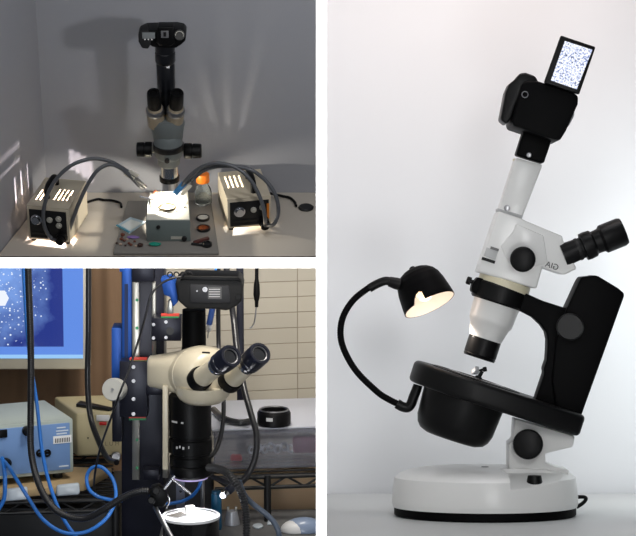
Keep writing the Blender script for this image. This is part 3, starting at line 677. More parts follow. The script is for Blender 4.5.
MS = {'brown': mat('brown_stone', (112, 62, 46), .35, var=.3, scale=90), 'dark': mat('dark_stone', (62, 38, 32), .35, var=.3, scale=90), 'pale': mat('pale_stone', (196, 170, 150), .35, var=.2, scale=90)}
def stone(c_, rr, m_, lab, grp, flat=.7, name='stone', cat='stone', sx=1.0):
    g = G(); g.sphere((0, 0, 0), rr, sx, 1, flat, sub=2)
    for v in g.bm.verts: v.co *= 1 + random.uniform(-.16, .16)
    zl = min(v.co.z for v in g.bm.verts); an = random.uniform(0, 3) if sx == 1 else .0
    for v in g.bm.verts:
        x_, y_ = v.co.x, v.co.y
        v.co = Vector((c_.x + x_ * math.cos(an) - y_ * math.sin(an), c_.y + x_ * math.sin(an) + y_ * math.cos(an), c_.z + v.co.z - zl + .0002))
    return g.top(name, m_, lab, cat, grp, smooth=0)
for kind, px, py, rr, lab in stone_specs:
    c_ = tf(px, py, HT); stone(Vector((c_.x, c_.y, HT)), rr * k, MS[kind], lab, 'loose stones on the tray')
c_ = tf(133, 238.2, HT); stone(Vector((c_.x, c_.y, HT)), 2.6 * k, mat('purple_stone', (138, 110, 172), .4, var=.1), 'long purple stone below the paper packet', 'loose stones on the tray', .5, sx=2.4)
c_ = tf(155.5, 245.6, HT); stone(Vector((c_.x, c_.y, HT)), 3.4 * k, mat('teal_stone', (22, 142, 120), .35, var=.1), 'green teal stone in front of the microscope base', 'loose stones on the tray', .5, sx=1.8)
hs_ = hb + .0023
for px, py, rr, mm, lab in ((155.5, 193.5, 2.3, 'brown', 'brown stone at the rear left of the white stage'), (181.5, 203.5, 2.1, 'dark', 'dark stone at the right of the white stage'), (184.5, 207.5, 1.0, 'dark', 'tiny dark stone at the right edge of the white stage'), (161, 193, 1.0, 'pale', 'tiny pale stone beside the brown one at the rear of the stage'), (167, 196.5, .8, 'dark', 'tiny dark stone at the middle rear of the white stage')):
    c_ = tf(px, py, hs_); stone(Vector((c_.x, c_.y, hs_)), rr * k, MS[mm], lab, 'stones on the lit stage')
c_ = tf(167.5, 208, hs_)
rg = thing('ring', (c_.x, c_.y, hs_), 'thin dark metal ring lying on the white stage', 'ring')
M_brz = mat('dark_bronze', (84, 74, 58), .35, .8, var=.2)
G().ring((c_.x, c_.y, hs_ + .0042), Z, 7.6 * k, .0040, 44, 10).part('band', M_brz, rg)
for a in (0.2, 1.6, 3.3, 4.6):
    G().sphere((c_.x + 8.4 * k * math.cos(a), c_.y + 8.4 * k * math.sin(a), hs_ + .005), .0048, sub=2).part('clasp', M_brz, rg)
# --- pin holder on the left of the stage
c_ = tf(150.3, 207.5, hs_)
ph = thing('pin_holder', (c_.x, c_.y, hs_), 'small metal pin holder with a tilted rod on the left of the stage', 'holder')
G().cyl((c_.x, c_.y, hs_ + .0002), (c_.x, c_.y, hs_ + .034), .0045, bev=.0006, seg=16).part('post', M_steel, ph)
G().tube([Vector((c_.x + .012, c_.y, hs_ + .026)), Vector((c_.x - .03, c_.y - .005, hs_ + .040))], .0032, 10, 4).part('rod', M_steel, ph)
# --- room lamps of this bay
spot('room_lamp_side', T.w((.62, -.74, .92)), T.w((-.1, .1, .40)), 13.5, 80, (.97, .97, 1.0), .035)
spot('room_lamp_top', T.w((.20, -.70, 1.48)), T.w((.0, .1, .35)), 7.0, 75, (.95, .96, 1.0), .06)
area('ceiling_light', T.w((-.5, -.8, 1.5)), T.w((.0, .1, .3)), 2.0, .5, (.90, .95, 1.0))
# ================================================================== LOWER LEFT BAY (work bench)
B = Set(190, 524, 4.0, 9); CUR = B; k = B.k
bp, bf = B.p, B.fl
def bl(lst, d=None): return [bp(q[0], q[1], q[2] if d is None else d) for q in lst]
def bq(pts, d0, d1, bev=0.0, seg=2):   # outline standing at depth d0, solid back to d1
    return G().prism([bp(a, b, d0) for a, b in pts], (0, 0, 0), (0, d1 - d0, 0), bev, seg)
def rect(x0, y0, x1, y1): return [(x0, y0), (x1, y0), (x1, y1), (x0, y1)]

# ---------- walls
def brick_mat():
    m = bpy.data.materials.new('painted_block'); m.use_nodes = True; nt = m.node_tree; b = nt.nodes['Principled BSDF']; b.inputs['Roughness'].default_value = .65
    tc = nt.nodes.new('ShaderNodeTexCoord'); mp = nt.nodes.new('ShaderNodeMapping'); mp.inputs['Rotation'].default_value = (math.radians(90), 0, 0)
    nt.links.new(tc.outputs['Object'], mp.inputs['Vector'])
    br = nt.nodes.new('ShaderNodeTexBrick'); nt.links.new(mp.outputs[0], br.inputs['Vector'])
    br.inputs['Color1'].default_value = lin((188, 182, 168)); br.inputs['Color2'].default_value = lin((182, 176, 163)); br.inputs['Mortar'].default_value = lin((140, 129, 112))
    br.inputs['Scale'].default_value = 1.0; br.inputs['Brick Width'].default_value = .15; br.offset = 0.0; br.inputs['Row Height'].default_value = .0308; br.inputs['Mortar Size'].default_value = .0011; br.inputs['Mortar Smooth'].default_value = .8
    nt.links.new(br.outputs['Color'], b.inputs['Base Color'])
    bu = nt.nodes.new('ShaderNodeBump'); bu.inputs['Strength'].default_value = .5; bu.inputs['Distance'].default_value = .002; bu.invert = True
    nt.links.new(br.outputs['Fac'], bu.inputs['Height']); nt.links.new(bu.outputs['Normal'], b.inputs['Normal'])
    return m
M_brick = brick_mat()
M_brown = mat('brown_curtain', (116, 92, 70), 0.85, var=0.08, scale=12)
dw = .72
w0, w1 = bp(118, 262, dw), bp(322, 540, dw)
zt_, zb_ = bp(200, 262.4, dw).z, bp(200, 545, dw).z - .15
G().box(((w0.x + w1.x) / 2, dw + .012, (zt_ + zb_) / 2 - .004), ((w1.x - w0.x) * 1.06, .024, zt_ - zb_), x=(math.cos(math.radians(13)), math.sin(math.radians(13)), 0), y=(-math.sin(math.radians(13)), math.cos(math.radians(13)), 0)).top('wall_back', M_brick, 'cream painted block wall behind the bench', 'wall', kind='structure')
# brown curtain wall at the left, with soft folds
cg = G(); n_ = 60; xa, xb = bp(-30, 300, .60).x, bp(122, 300, .60).x
row = []
for i in range(n_ + 1):
    x_ = xa + (xb - xa) * i / n_; row.append((x_, .60 + .004 * math.sin(i * .42) + .0015 * math.sin(i * 1.1 + 1)))
zc = bp(60, 262.4, .61).z
fr_ = [Vector((a, b, zb_)) for a, b in row] + [Vector((a, b + .02, zb_)) for a, b in reversed(row)]
cg.rings([fr_, [Vector((v.x, v.y, zc)) for v in fr_]], cap=False)
cg.top('curtain', M_brown, 'plain brown curtain hanging behind the monitor and the beige box', 'curtain', smooth=60)

# ---------- bench top and shelves
M_bench = mat('dark_bench', (98, 98, 98), 0.6, var=0.3, scale=30, bump=.2)
M_wire = mat('black_wire_shelf', (20, 20, 21), 0.4, var=0.15)
zbench = bp(300, 531, .02).z
xb0 = bp(164, 545, .14).x + .0025
G().box(((xb0 + .32) / 2, .02, zbench - .012), (.32 - xb0, .28, .024)).top('bench_top', M_bench, 'dark speckled bench top along the lower right of the work place', 'bench')
M_card = mat('brown_card', (205, 176, 140), 0.8, var=0.05, scale=20)

def wire_shelf(name, xl, xr, z, d0, d1, lab, posts, yaw=0.0):
    t = thing(name, ((xl + xr) / 2, d0, z), lab, 'shelf')
    rot = Matrix.Rotation(yaw, 3, 'Z'); piv = Vector((xr, d0, 0))
    def q(x, y, zz): return piv + rot @ (Vector((x, y, zz)) - piv)
    r_ = .0034; drop = .018
    for yy in (d0, d1):
        f_ = G().tube([q(xl, yy, z), q(xr, yy, z)], r_, 10, 1).part('top_rail', M_wire, t)
        G().tube([q(xl, yy, z - drop), q(xr, yy, z - drop)], r_, 10, 1).part('lower_rail', M_wire, t)
        n = int((xr - xl) / .030); zz = []
        for i in range(n + 1): zz.append(q(xl + (xr - xl) * i / n, yy, z - drop * (i % 2)))
        G().tube(zz, .0021, 8, 2).part('zigzag_wire', M_wire, t)
    n = 14
    for i in range(n):
        yy = d0 + .012 + (d1 - d0 - .024) * i / (n - 1)
        G().tube([q(xl, yy, z + .0005), q(xr, yy, z + .0005)], .0017, 8, 1).part('deck_wire', M_wire, t)
    for x_, yy, ft in posts:
        G().cyl(q(x_, yy, zbench + ft), q(x_, yy, z + .0034), .0062, seg=20).part('post', M_wire, t)
    return t
dS = .10
zR = bp(250, 474.5, dS).z
pxr = bp(267, 490, dS).x
wire_shelf('wire_shelf', bp(214, 476, dS).x, bp(340, 470, dS).x, zR, dS, .46, 'black wire shelf carrying the clear plastic box', [(pxr, dS, .0006), (pxr, .44, -.12)], math.radians(8))
dL = .12
zL = bp(40, 500, dL).z
wire_shelf('wire_shelf', bp(-14, 506, dL).x, bp(116, 495, dL).x, zL, dL, .48, 'black wire shelf under the blue electronic box', [(bp(-12, 500, dL).x, dL, -.12), (bp(115, 500, dL).x, dL, -.12)], math.radians(6))

# board and packets under the boxes
M_board = mat('bare_board', (176, 152, 114), 0.75, var=0.12, scale=25)
zb0 = zL + .0042
pts = [bf(-12, 493.5, zb0 + .014), bf(84, 483.5, zb0 + .014), bf(112, 468, zb0 + .014), bf(20, 464, zb0 + .014)]
board = G().prism([Vector((v.x, v.y, zb0 + .0135)) for v in pts], (0, 0, -.013), (0, 0, 0), .0015).top('board', M_board, 'bare wooden board lying on the left wire shelf under the blue box', 'board')
ZT = zb0 + .0135
M_pack = mat('pale_plastic', (186, 196, 204), 0.35, var=0.06, scale=20, coat=.3)
for (x0, y0, x1, y1, lab) in ((4, 489, 27, 502, 'pale plastic packet at the left front edge of the bare board'), (56, 485, 79, 497, 'pale plastic packet at the right front edge of the bare board')):
    G().prism([bp(x0, y0 + 1, .085), bp(x1, y0 - 1.5, .088), bp(x1 + .5, y1 - 2, .085), bp(x0 - .5, y1, .082)], (0, 0, 0), (0, .012, 0), .004, 3).top('packet', M_pack, lab, 'packet', 'packets hanging at the board edge')

# ---------- blue electronic box
M_bluef = mat('blue_front', (112, 146, 196), 0.4, var=0.06, scale=14)
M_boxtop = mat('pale_green_case', (176, 186, 178), 0.45, var=0.03)
M_frame = mat('pale_bezel', (168, 178, 172), 0.4, var=0.03)
zf = ZT + .0125
fr_r = bf(73, 471.5, zf); fr_l = bf(-6, 479.5, zf)
ax_ = Vector((fr_r.x - fr_l.x, fr_r.y - fr_l.y, 0)).normalized(); dx_ = Vector((-ax_.y, ax_.x, 0))
hB = bp(73, 417.5, fr_r.y).z - zf; wB = (fr_r - fr_l).length + .05; dB = .155
o_ = Vector((fr_r.x, fr_r.y, zf)) - ax_ * wB
def ab(u, v, z): return o_ + ax_ * u + dx_ * v + Z * z
bx = thing('electronic_box', ab(wB / 2, dB / 2, -.0122), 'blue-fronted electronic box on the board, left under the monitor', 'electronic box')
G().box(ab(wB / 2, dB / 2 + .004, hB / 2), (wB, dB, hB), x=ax_, y=dx_, bev=.004).part('housing', M_boxtop, bx)
fb = G().box(ab(wB / 2, .0, hB / 2), (wB, .012, hB), x=ax_, y=dx_, bev=.004).part('bezel', M_frame, bx)
fp = G().box(ab(wB / 2, -.0065, hB / 2), (wB - .014, .004, hB - .014), x=ax_, y=dx_, bev=.001).part('front_panel', M_bluef, bx)
def bu(px): # distance along the front at a photo column
    v = bp(px, 450, 0); 
    r0 = B._r(px, 450); n = dx_; t_ = (o_ - B.c).dot(n) / r0.dot(n); return (B.c + r0 * t_ - o_).dot(ax_)
def bzz(px, py):
    r0 = B._r(px, py); n = dx_; t_ = (o_ - B.c).dot(n) / r0.dot(n); return (B.c + r0 * t_).z - zf
def onf(px, py, e=.009): return ab(bu(px), -e, bzz(px, py))
G().lathe(onf(25.5, 429.5, .008), onf(25.5, 429.5, .022), [(0, .0085), (.5, .0085), (.6, .0065), (1, .006)], 26).part('knob', M_black, bx)
G().box(onf(2, 432.5), (.014, .006, .014), x=ax_, y=dx_, bev=.001).part('rocker_switch', M_black, bx)
lbl = G().box(onf(61, 438.3, .0088), (.033, .0012, .0135), x=ax_, y=dx_).part('label', M_white, fp)
for i in range(9):
    u_ = bu(61) - .0125 + i * .0031
    G().box(ab(u_, -.0097, bzz(61, 438.9)), (.0014, .0006, .0075), x=ax_, y=dx_).part('bar_mark', M_black, lbl)
for (px, py, wd_) in ((60, 426.5, .016), (61, 429.6, .022), (60.5, 432.4, .019), (62, 465, .017)):
    G().box(onf(px, py, .0088), (wd_, .0008, .0022), x=ax_, y=dx_).part('print_line', mat('print_white', (212, 222, 232), .5), fp)
for px in (38.2, 45.8):
    cgx = onf(px, 452)
    G().ring(cgx, dx_, .0052, .0018, 24, 8).part('socket_ring', M_black, fp)
G().box(onf(42, 452, .0095), (.022, .003, .0035), x=ax_, y=dx_).part('socket_bar', M_black, fp)
for u, v in ((wB - .022, .02), (wB - .022, dB - .02), (.04, .02), (.04, dB - .02)):
    G().cyl(ab(u, v, -.0120), ab(u, v, .001), .009, seg=18).part('foot', M_rubber, bx)
G().lathe(onf(4, 461, .008), onf(4, 461, .026), [(0, .008), (.6, .008), (.7, .006), (1, .0045)], 20).part('plug', M_black, bx)

# ---------- beige box behind
M_bgx = mat('beige_case', (196, 184, 146), 0.5, var=0.04)
zf2 = ZT + .0006
g0, g1 = bf(77, 464, zf2), bf(122, 461.5, zf2)
d2 = .36
gl, gt = bp(77, 466, d2), bp(77, 413, d2); gr = bp(124, 466, d2)
zf2 = ZT + .0008
bb_ = thing('beige_box', ((gl.x + gr.x) / 2, d2 + .07, zf2), 'beige instrument box with a red rocker, beside the blue box', 'instrument box')
sh_ = bp(57, 466, d2 + .14)
hous = G().prism([Vector((gl.x, d2, zf2)), Vector((gr.x, d2 + .01, zf2)), Vector((gr.x - .02, d2 + .16, zf2)), Vector((gl.x - .055, d2 + .14, zf2))], (0, 0, 0), (0, 0, gt.z - zf2), .004, 3).part('housing', M_bgx, bb_)
G().box(bp(103, 418, d2 + .001), (.024, .004, .011), bev=.001).part('switch_plate', M_white, bb_)
G().box(bp(103, 423.5, d2 - .0005), (.013, .006, .0055), bev=.0008).part('rocker', mat('red_rocker', (206, 44, 36), .4), bb_)
G().text('L U M', bp(112, 443.8, d2 - .0004), X, Z, .0105, .0003).part('lettering', mat('grey_print', (140, 130, 108), .6), bb_)
G().lathe(bp(116, 457, d2 + .002), bp(116, 457, d2 - .014), [(0, .0095), (.4, .0095), (.5, .0075), (1, .007)], 26).part('dial', M_steel, bb_)
G().cyl(bp(88, 438, d2 + .002), bp(88, 438, d2 - .002), .0014, seg=10).part('screw', M_black, bb_)
zt2 = gt.z
g_a = [bf(76, 404, zt2 + .006), bf(108, 410, zt2 + .006), bf(113, 407.5, zt2 + .006), bf(80, 400.5, zt2 + .006)]
G().prism([Vector((v.x, max(min(v.y, d2 + .13), d2 + .012 + .1 * i * 0), zt2 + .0065)) for i, v in enumerate(g_a)], (0, 0, -.0062), (0, 0, 0), .001).top('black_case', M_blk, 'flat black case lying on top of the beige box', 'case')

# ---------- monitor
dm = .50
mn = thing('monitor', bp(20, 371, dm), 'silver-framed monitor glowing blue behind the hanging cables', 'monitor')
M_sil = mat('silver_frame', (178, 172, 156), 0.4, .2, var=.03)
bq(rect(-40, 263.2, 89.5, 369.5), dm, dm + .035, .003).part('frame', M_sil, mn)
def blue_screen(nt, b):
    tc = nt.nodes.new('ShaderNodeTexCoord'); sp = nt.nodes.new('ShaderNodeSeparateXYZ'); nt.links.new(tc.outputs['Object'], sp.inputs[0])
    e0 = bp(20, 371, dm)
    lx = lambda px: bp(px, 330, dm).x - e0.x
    lz = lambda py: bp(40, py, dm).z - e0.z
    def math_(op, a, bb=None, c=None):
        n = nt.nodes.new('ShaderNodeMath'); n.operation = op
        for i, v in enumerate((a, bb, c)):
            if v is None: continue
            if isinstance(v, (int, float)): n.inputs[i].default_value = v
            else: nt.links.new(v, n.inputs[i])
        return n.outputs[0]
    def mix(f, a, c):
        n = nt.nodes.new('ShaderNodeMix'); n.data_type = 'RGBA'
        nt.links.new(f, n.inputs[0])
        for i, v in ((6, a), (7, c)):
            if isinstance(v, tuple): n.inputs[i].default_value = v
            else: nt.links.new(v, n.inputs[i])
        return n.outputs[2]
    inx = math_('LESS_THAN', sp.outputs[0], lx(63.5)); inz = math_('GREATER_THAN', sp.outputs[2], lz(346.5)); inside = math_('MULTIPLY', inx, inz)
    # the specimen: a pale cloud with specks, thinning to the right and below
    no = nt.nodes.new('ShaderNodeTexNoise'); no.inputs['Scale'].default_value = 26; no.inputs['Detail'].default_value = 5; nt.links.new(tc.outputs['Object'], no.inputs['Vector'])
    cx_, cz_ = lx(4), lz(275)
    dxx = math_('MULTIPLY', math_('SUBTRACT', sp.outputs[0], cx_), 1 / (lx(54) - lx(4)))
    dzz = math_('MULTIPLY', math_('SUBTRACT', sp.outputs[2], cz_), 1 / (lz(275) - lz(352)))
    rr = math_('SQRT', math_('ADD', math_('MULTIPLY', dxx, dxx), math_('MULTIPLY', dzz, dzz)))
    dens = math_('SUBTRACT', 1.02, rr)
    cloud = nt.nodes.new('ShaderNodeMapRange'); nt.links.new(math_('ADD', math_('MULTIPLY', dens, .75), no.outputs['Fac']), cloud.inputs[0]); cloud.inputs[1].default_value = .45; cloud.inputs[2].default_value = 1.25
    col1 = mix(cloud.outputs[0], lin((24, 46, 132)), lin((128, 168, 238)))
    vo = nt.nodes.new('ShaderNodeTexVoronoi'); vo.inputs['Scale'].default_value = 190; nt.links.new(tc.outputs['Object'], vo.inputs['Vector'])
    hsv = nt.nodes.new('ShaderNodeSeparateColor'); nt.links.new(vo.outputs['Color'], hsv.inputs[0])
    rad = math_('MULTIPLY', hsv.outputs[0], .36)
    speck = math_('MULTIPLY', math_('LESS_THAN', vo.outputs['Distance'], rad), math_('GREATER_THAN', math_('ADD', dens, math_('MULTIPLY', hsv.outputs[1], .55)), .56))
    col2 = mix(speck, col1, lin((226, 238, 255)))
    # the big pale crystal at the left
    hx = math_('MULTIPLY', math_('SUBTRACT', sp.outputs[0], lx(2)), 1 / (lx(9) - lx(2))); hz = math_('MULTIPLY', math_('SUBTRACT', sp.outputs[2], lz(298)), 1 / (lz(298) - lz(306)))
    hr = math_('MAXIMUM', math_('ADD', math_('MULTIPLY', math_('ABSOLUTE', hx), .87), math_('MULTIPLY', math_('ABSOLUTE', hz), .5)), math_('ABSOLUTE', hz))
    col3 = mix(math_('LESS_THAN', hr, .95), col2, lin((238, 244, 255)))
    low = math_('LESS_THAN', sp.outputs[2], lz(354.5))
    margin = mix(low, lin((92, 138, 226)), lin((150, 200, 246)))
    c = mix(inside, margin, col3)
    nt.links.new(c, b.inputs['Emission Color']); b.inputs['Emission Strength'].default_value = 1.0
bq(rect(-36, 264.5, 83, 358.5), dm - .0016, dm + .001).part('screen', screen_mat('monitor_screen', blue_screen), mn, smooth=0)
# monitor foot, behind the boxes
G().cyl(bp(-22, 366, dm + .02), bp(-22, 430, dm + .02), .02, seg=20).part('stand', M_sil, mn)
zf3 = zL + .0042
G().box((bp(-32, 430, dm + .02).x - .05, dm + .02, bp(-32, 430, dm + .02).z - .002), (.2, .1, .01), bev=.002).part('stand_foot', M_sil, mn)

# ---------- linear stage column
M_colb = mat('black_anodised', (30, 31, 43), 0.34, .3, var=.1)  # blue tint paints the monitor's bluish sheen into the black
M_bluea = mat('blue_anodised', (38, 88, 176), 0.4, .3, var=.05)
M_rail = mat('steel_rail', (176, 174, 166), 0.3, .8, var=.05)
dc = .14
st = thing('motion_stage', bp(142, 545, dc), 'tall black motorised column with steel rails, left of the cream microscope', 'motorised stage')
col_ = bq(rect(121.5, 262.6, 164, 552), dc, dc + .07, .001).part('column', M_colb, st)
bq(rect(132, 262.6, 153.5, 281.5), dc - .035, dc, .001).part('top_block', M_colb, st)
for x0, x1, ya, yb_ in ((132.2, 139.4, 282, 480), (152, 155.8, 282, 362), (162.6, 168, 388, 478)):
    rl = bq(rect(x0, ya, x1, yb_), dc - .010 if x0 < 160 else dc - .02, dc, .0008).part('rail', M_rail, st)
    if x0 < 140:
        for py in (300, 328, 440, 468):
            G().cyl(bp(137, py, dc - .009), bp(137, py, dc - .0125), .0027, seg=14).part('green_screw', mat('green_screw', (30, 132, 84), .4), rl)
    elif x0 > 160:
        for py in (440, 466):
            G().cyl(bp(165.5, py, dc - .019), bp(165.5, py, dc - .0225), .0027, seg=14).part('green_screw', mat('green_screw', (30, 132, 84), .4), rl)
bq([(119.5, 263), (131.8, 263), (131.8, 400), (122, 400), (122, 272), (119.5, 272)], dc - .004, dc + .05, .001).part('blue_side_plate', M_bluea, st)
bq(rect(124.5, 284, 128, 400), dc - .0048, dc - .003).part('groove', mat('dark_blue_groove', (20, 44, 92), .5), st)
bq(rect(111.5, 328, 122, 398), dc + .01, dc + .06, .0015).part('blue_motor_cover', M_bluea, st)
cr1 = bq(rect(119.5, 361.5, 147.5, 417), dc - .045, dc - .011, .001).part('carriage', M_colb, st)
for py in (367, 381, 399, 414): G().cyl(bp(133.5, py, dc - .044), bp(133.5, py, dc - .047), .0032, seg=14).part('cap_screw', M_steel, cr1)
M_redp, M_grnp = mat('red_plate', (206, 66, 52), .5), mat('green_plate', (32, 136, 82), .5)
for x0, x1, y0, d_ in ((129.5, 147, 358.6, dc - .04), (129, 146, 416.6, dc - .04), (161, 179, 314.6, dc - .05)):
    bq(rect(x0, y0, x1, y0 + 1.7), d_, d_ + .013).part('red_wiper', M_redp, st)
    bq(rect(x0, y0 + 1.7, x1, y0 + 3.6), d_, d_ + .013).part('green_wiper', M_grnp, st)
cr2 = bq(rect(151.5, 318.5, 181, 341), dc - .055, dc - .0105, .001).part('upper_carriage', M_colb, st)
for px, py in ((166, 322), (166, 337.5), (149.5 + 4, 324.5), (149.5 + 4, 338)): G().cyl(bp(px, py, dc - .054), bp(px, py, dc - .057), .0028, seg=14).part('cap_screw', M_steel, cr2)
G().cyl(bp(170, 331, dc - .054), bp(170, 331, dc - .0565), .0065, seg=20).part('bore', M_blk, cr2)
bq(rect(112, 390, 122, 442), dc - .03, dc + .03, .002).part('side_housing', M_colb, st)
M_kn = mat('pale_knob', (190, 190, 184), .4, var=.03)
hk_ = G().lathe(bp(119, 389.5, dc - .03), bp(112.5, 389.5, dc - .065), [(0, .014), (.3, .0185), (.4, .0195), (.9, .0195), (1, .018)], 40).part('hand_knob', M_kn, st)
G().cyl(bp(112.6, 389.5, dc - .064), bp(112.2, 389.5, dc - .067), .0025, seg=14).part('knob_screw', M_steel, hk_)
bq(rect(143, 470, 159, 480), dc - .03, dc, .001).part('stop_block', M_colb, st)
bq(rect(146, 386, 163, 395), dc - .05, dc, .001).part('focus_bracket', M_colb, st)

# ---------- microscope head
M_cup = mat('black_cup_blue_sheen', (22, 25, 40), .28, var=.1, coat=.5)  # blue in the black imitates blue light reflected by the cups
ms = thing('microscope', bp(190, 478, 0), 'cream stereo microscope head with twin eyepieces on the black column', 'microscope')
hl_ = G()
secs = []
for px, yt, yb2, d_, th_ in ((148, 358.5, 384.5, .02, .020), (150, 356.5, 385.5, .02, .026), (165, 354.5, 389, .015, .030), (182, 351, 394, .005, .034), (200, 350, 397, -.005, .036)):
    c_ = bp(px, (yt + yb2) / 2, d_); hh = (yb2 - yt) / 2 * k; ring = []
    for i in range(28):
        a = 2 * math.pi * i / 28; ca, sa = math.cos(a), math.sin(a)
        ring.append(c_ + Yv * (th_ * math.copysign(abs(ca) ** .55, ca)) + Z * (hh * math.copysign(abs(sa) ** .55, sa)))
    secs.append(ring)
hl_.rings(secs).part('rear_housing', M_cream, ms, smooth=50)
dA = Vector((.50, -.80, .10)).normalized()
c0_ = bp(203, 373.5, -.015)
drum = G().lathe(c0_ - dA * .035, c0_ + dA * .040, [(0, 25 * k), (.15, 26.5 * k), (.30, 27.2 * k), (.36, 27.6 * k), (.37, 26.8 * k), (.39, 27.6 * k), (.62, 27.2 * k), (.86, 24 * k), (.96, 20 * k), (1, 15 * k)], 56, ex=1.16, hint=Vector((0, 0, 1))).part('front_housing', M_cream, ms)
low = G().lathe(bp(203, 384, -.02), bp(203, 400.5, -.02), [(0, 27 * k), (.5, 27 * k), (.8, 24 * k), (1, 20 * k)], 44, ex=1.25).part('lower_housing', M_cream, ms)
G().box(bp(206, 352.6, -.062), (.013, .002, .0026), x=(1, -.3, 0)).part('slot', M_blk, drum)
for i, (a0, a1, d0_, d1_) in enumerate(((( 201, 378), (231.5, 355.5), -.066, -.138), ((232, 379), (260.5, 353), -.050, -.122))):
    pa, pb = bp(*a0, d0_), bp(*a1, d1_); ev = (pb - pa)
    sk = G().lathe(pa - ev * .12, pa + ev * .05, [(0, .020), (.6, .0205), (1, .019)], 36).part('socket_ring', M_black, ms)
    e = G().lathe(pa - ev * .1, pa + ev * .70, [(0, .0165), (.3, .0165), (.35, .0158), (1, .0150)], 36).part('eyepiece_tube', M_cream, ms)
    G().lathe(pa + ev * .50, pa + ev * .66, [(0, .0152), (.2, .0158), (.8, .0158), (1, .015)], 36).part('chrome_ring', M_chrome, e)
    cu = G().lathe(pa + ev * .61, pb, [(0, .0158), (.04, .0182), (.30, .0186), (.32, .0178), (.36, .0178), (.38, .0190), (.88, .0190), (.96, .0186), (1, .0178), (1, .0138), (.80, .0132), (.80, .001)], 44).part('eyecup', M_cup, e)
    G().lathe(pa + ev * .925, pa + ev * .945, [(0, .0118), (1, .0112)], 30).part('eye_lens', M_glassb, cu)
    G().ring(pa + ev * .965, ev, .0126, .0012, 30, 8).part('lens_ring', M_steel, cu)
# zoom lens barrel
lz1, lz0 = bp(190, 394, -.005), bp(190, 476, -.005)
lens = G().lathe(Vector((lz1.x, -.005, lz1.z)), Vector((lz1.x, -.005, lz0.z)), [(0, 20 * k), (.02, 21 * k), (.50, 21 * k), (.51, 20 * k), (.53, 20 * k), (.54, 21.4 * k), (.70, 21.4 * k), (.71, 19.6 * k), (.74, 19.6 * k), (.75, 20.8 * k), (.84, 20.8 * k), (.85, 19.4 * k), (.87, 20.6 * k), (.97, 20.6 * k), (1, 18 * k), (1, 13 * k), (.95, 12 * k)], 56).part('zoom_lens', M_black, ms)
M_ledr = mat('violet_light_ring', (150, 140, 190), .3, emit=(206, 190, 235), estr=.5)
G().hollow(Vector((lz1.x, -.005, lz0.z + .002)), Vector((lz1.x, -.005, lz0.z - .003)), 17 * k, 13 * k, 44).part('ring_light', M_ledr, lens)
M_print = mat('white_print', (206, 206, 206), .5)
for i, (px, wd_) in enumerate(((173, .0022), (176, .0022), (179.5, .0032), (185, .0016))):
    v = bp(px + 5, 443.5 - (i % 2), -.005); G().box((v.x, -.005 - math.sqrt(max((21.5 * k) ** 2 - (v.x - lz1.x) ** 2, 1e-8)), v.z), (wd_, .0014, .0042)).part('scale_mark', M_print, lens)
for i, (px, wd_) in enumerate(((174.5, .012), (182.5, .004))):
    v = bp(px + 1, 418.5, -.005); t_ = math.sqrt(max((21 * k) ** 2 - (v.x - lz1.x) ** 2, 1e-8)); nx = Vector(((v.x - lz1.x), -t_, 0)).normalized()
    G().box(Vector((lz1.x, -.005, v.z)) + nx * (21.1 * k), (wd_, .0012, .0028), x=(-nx.y, nx.x, 0), y=-nx).part('lens_print', M_print, lens)
bq(rect(162.5, 386, 168, 470), -.02, .01, .001).part('cream_bracket', M_cream, ms)
G().box(bp(209, 401.3, -.035), (.018, .012, .004), bev=.0008).part('contact_block', mat('gold_contact', (190, 150, 60), .4, .6), ms)
# photo tube up to the camera
G().lathe(bp(194, 356, .015), bp(194, 309.5, .015), [(0, 13.5 * k), (.2, 12 * k), (1, 11.5 * k)], 40).part('photo_tube', M_blackm, ms)

# ---------- camera
kb = thing('camera', bp(205, 309, 0), 'black camera seen from its base plate above the cream microscope', 'camera')
cbody = bq([(175, 283), (178, 279), (188, 277), (236, 278.5), (241.5, 281), (243.2, 286), (242, 301), (236, 306.5), (227, 311), (215, 309.3), (187, 309), (178, 301)], -.03, .035, .004, 3).part('body', M_rubber, kb)
bq([(184, 275.6), (238, 276.8), (242, 281), (180, 280)], -.033, .03, .0015).part('top_edge', M_black, cbody)
bq([(190, 284), (229, 285.5), (231, 303), (190, 303)], -.0315, -.028, .0015).part('base_plate', mat('dark_plate', (40, 40, 43), .5, var=.1), cbody)
G().lathe(bp(205, 289.5, -.031), bp(205, 289.5, -.0345), [(0, .0042), (1, .0042), (1, .0028), (.3, .0026)], 24).part('tripod_socket', M_steel, cbody)
lb2 = bq(rect(208, 287, 221.5, 299), -.0322, -.031).part('type_label', mat('grey_label', (92, 92, 92), .5), cbody)
for i in range(4): G().box(bp(214.5, 289.4 + 2.4 * i, -.0325), (.018, .0006, .0012)).part('print_line', M_print, lb2)
G().cyl(bp(197, 291, -.031), bp(197, 291, -.0335), .0014, seg=10).part('pin', M_steel, cbody)
G().cyl(bp(238, 297, -.029), bp(238, 297, -.033), .0045, seg=18).part('side_button', M_black, cbody)
bq([(160.5, 279), (171, 276.5), (176, 283), (178, 302), (173, 307), (170, 297), (164, 295)], -.012, .02, .0015).part('blue_bracket', M_bluea, kb)
bq([(168.2, 301), (172, 299.5), (173.5, 313.8), (166.5, 313.8)], -.004, .012, .001).part('bracket_foot', M_rail, kb)
for px in (170, 176.5, 183, 189.5):
    G().ring(bp(px, 274.6, -.02), (0.2, 1, 0), .0042, .0011, 18, 8).part('strap_loop', M_blk, kb)

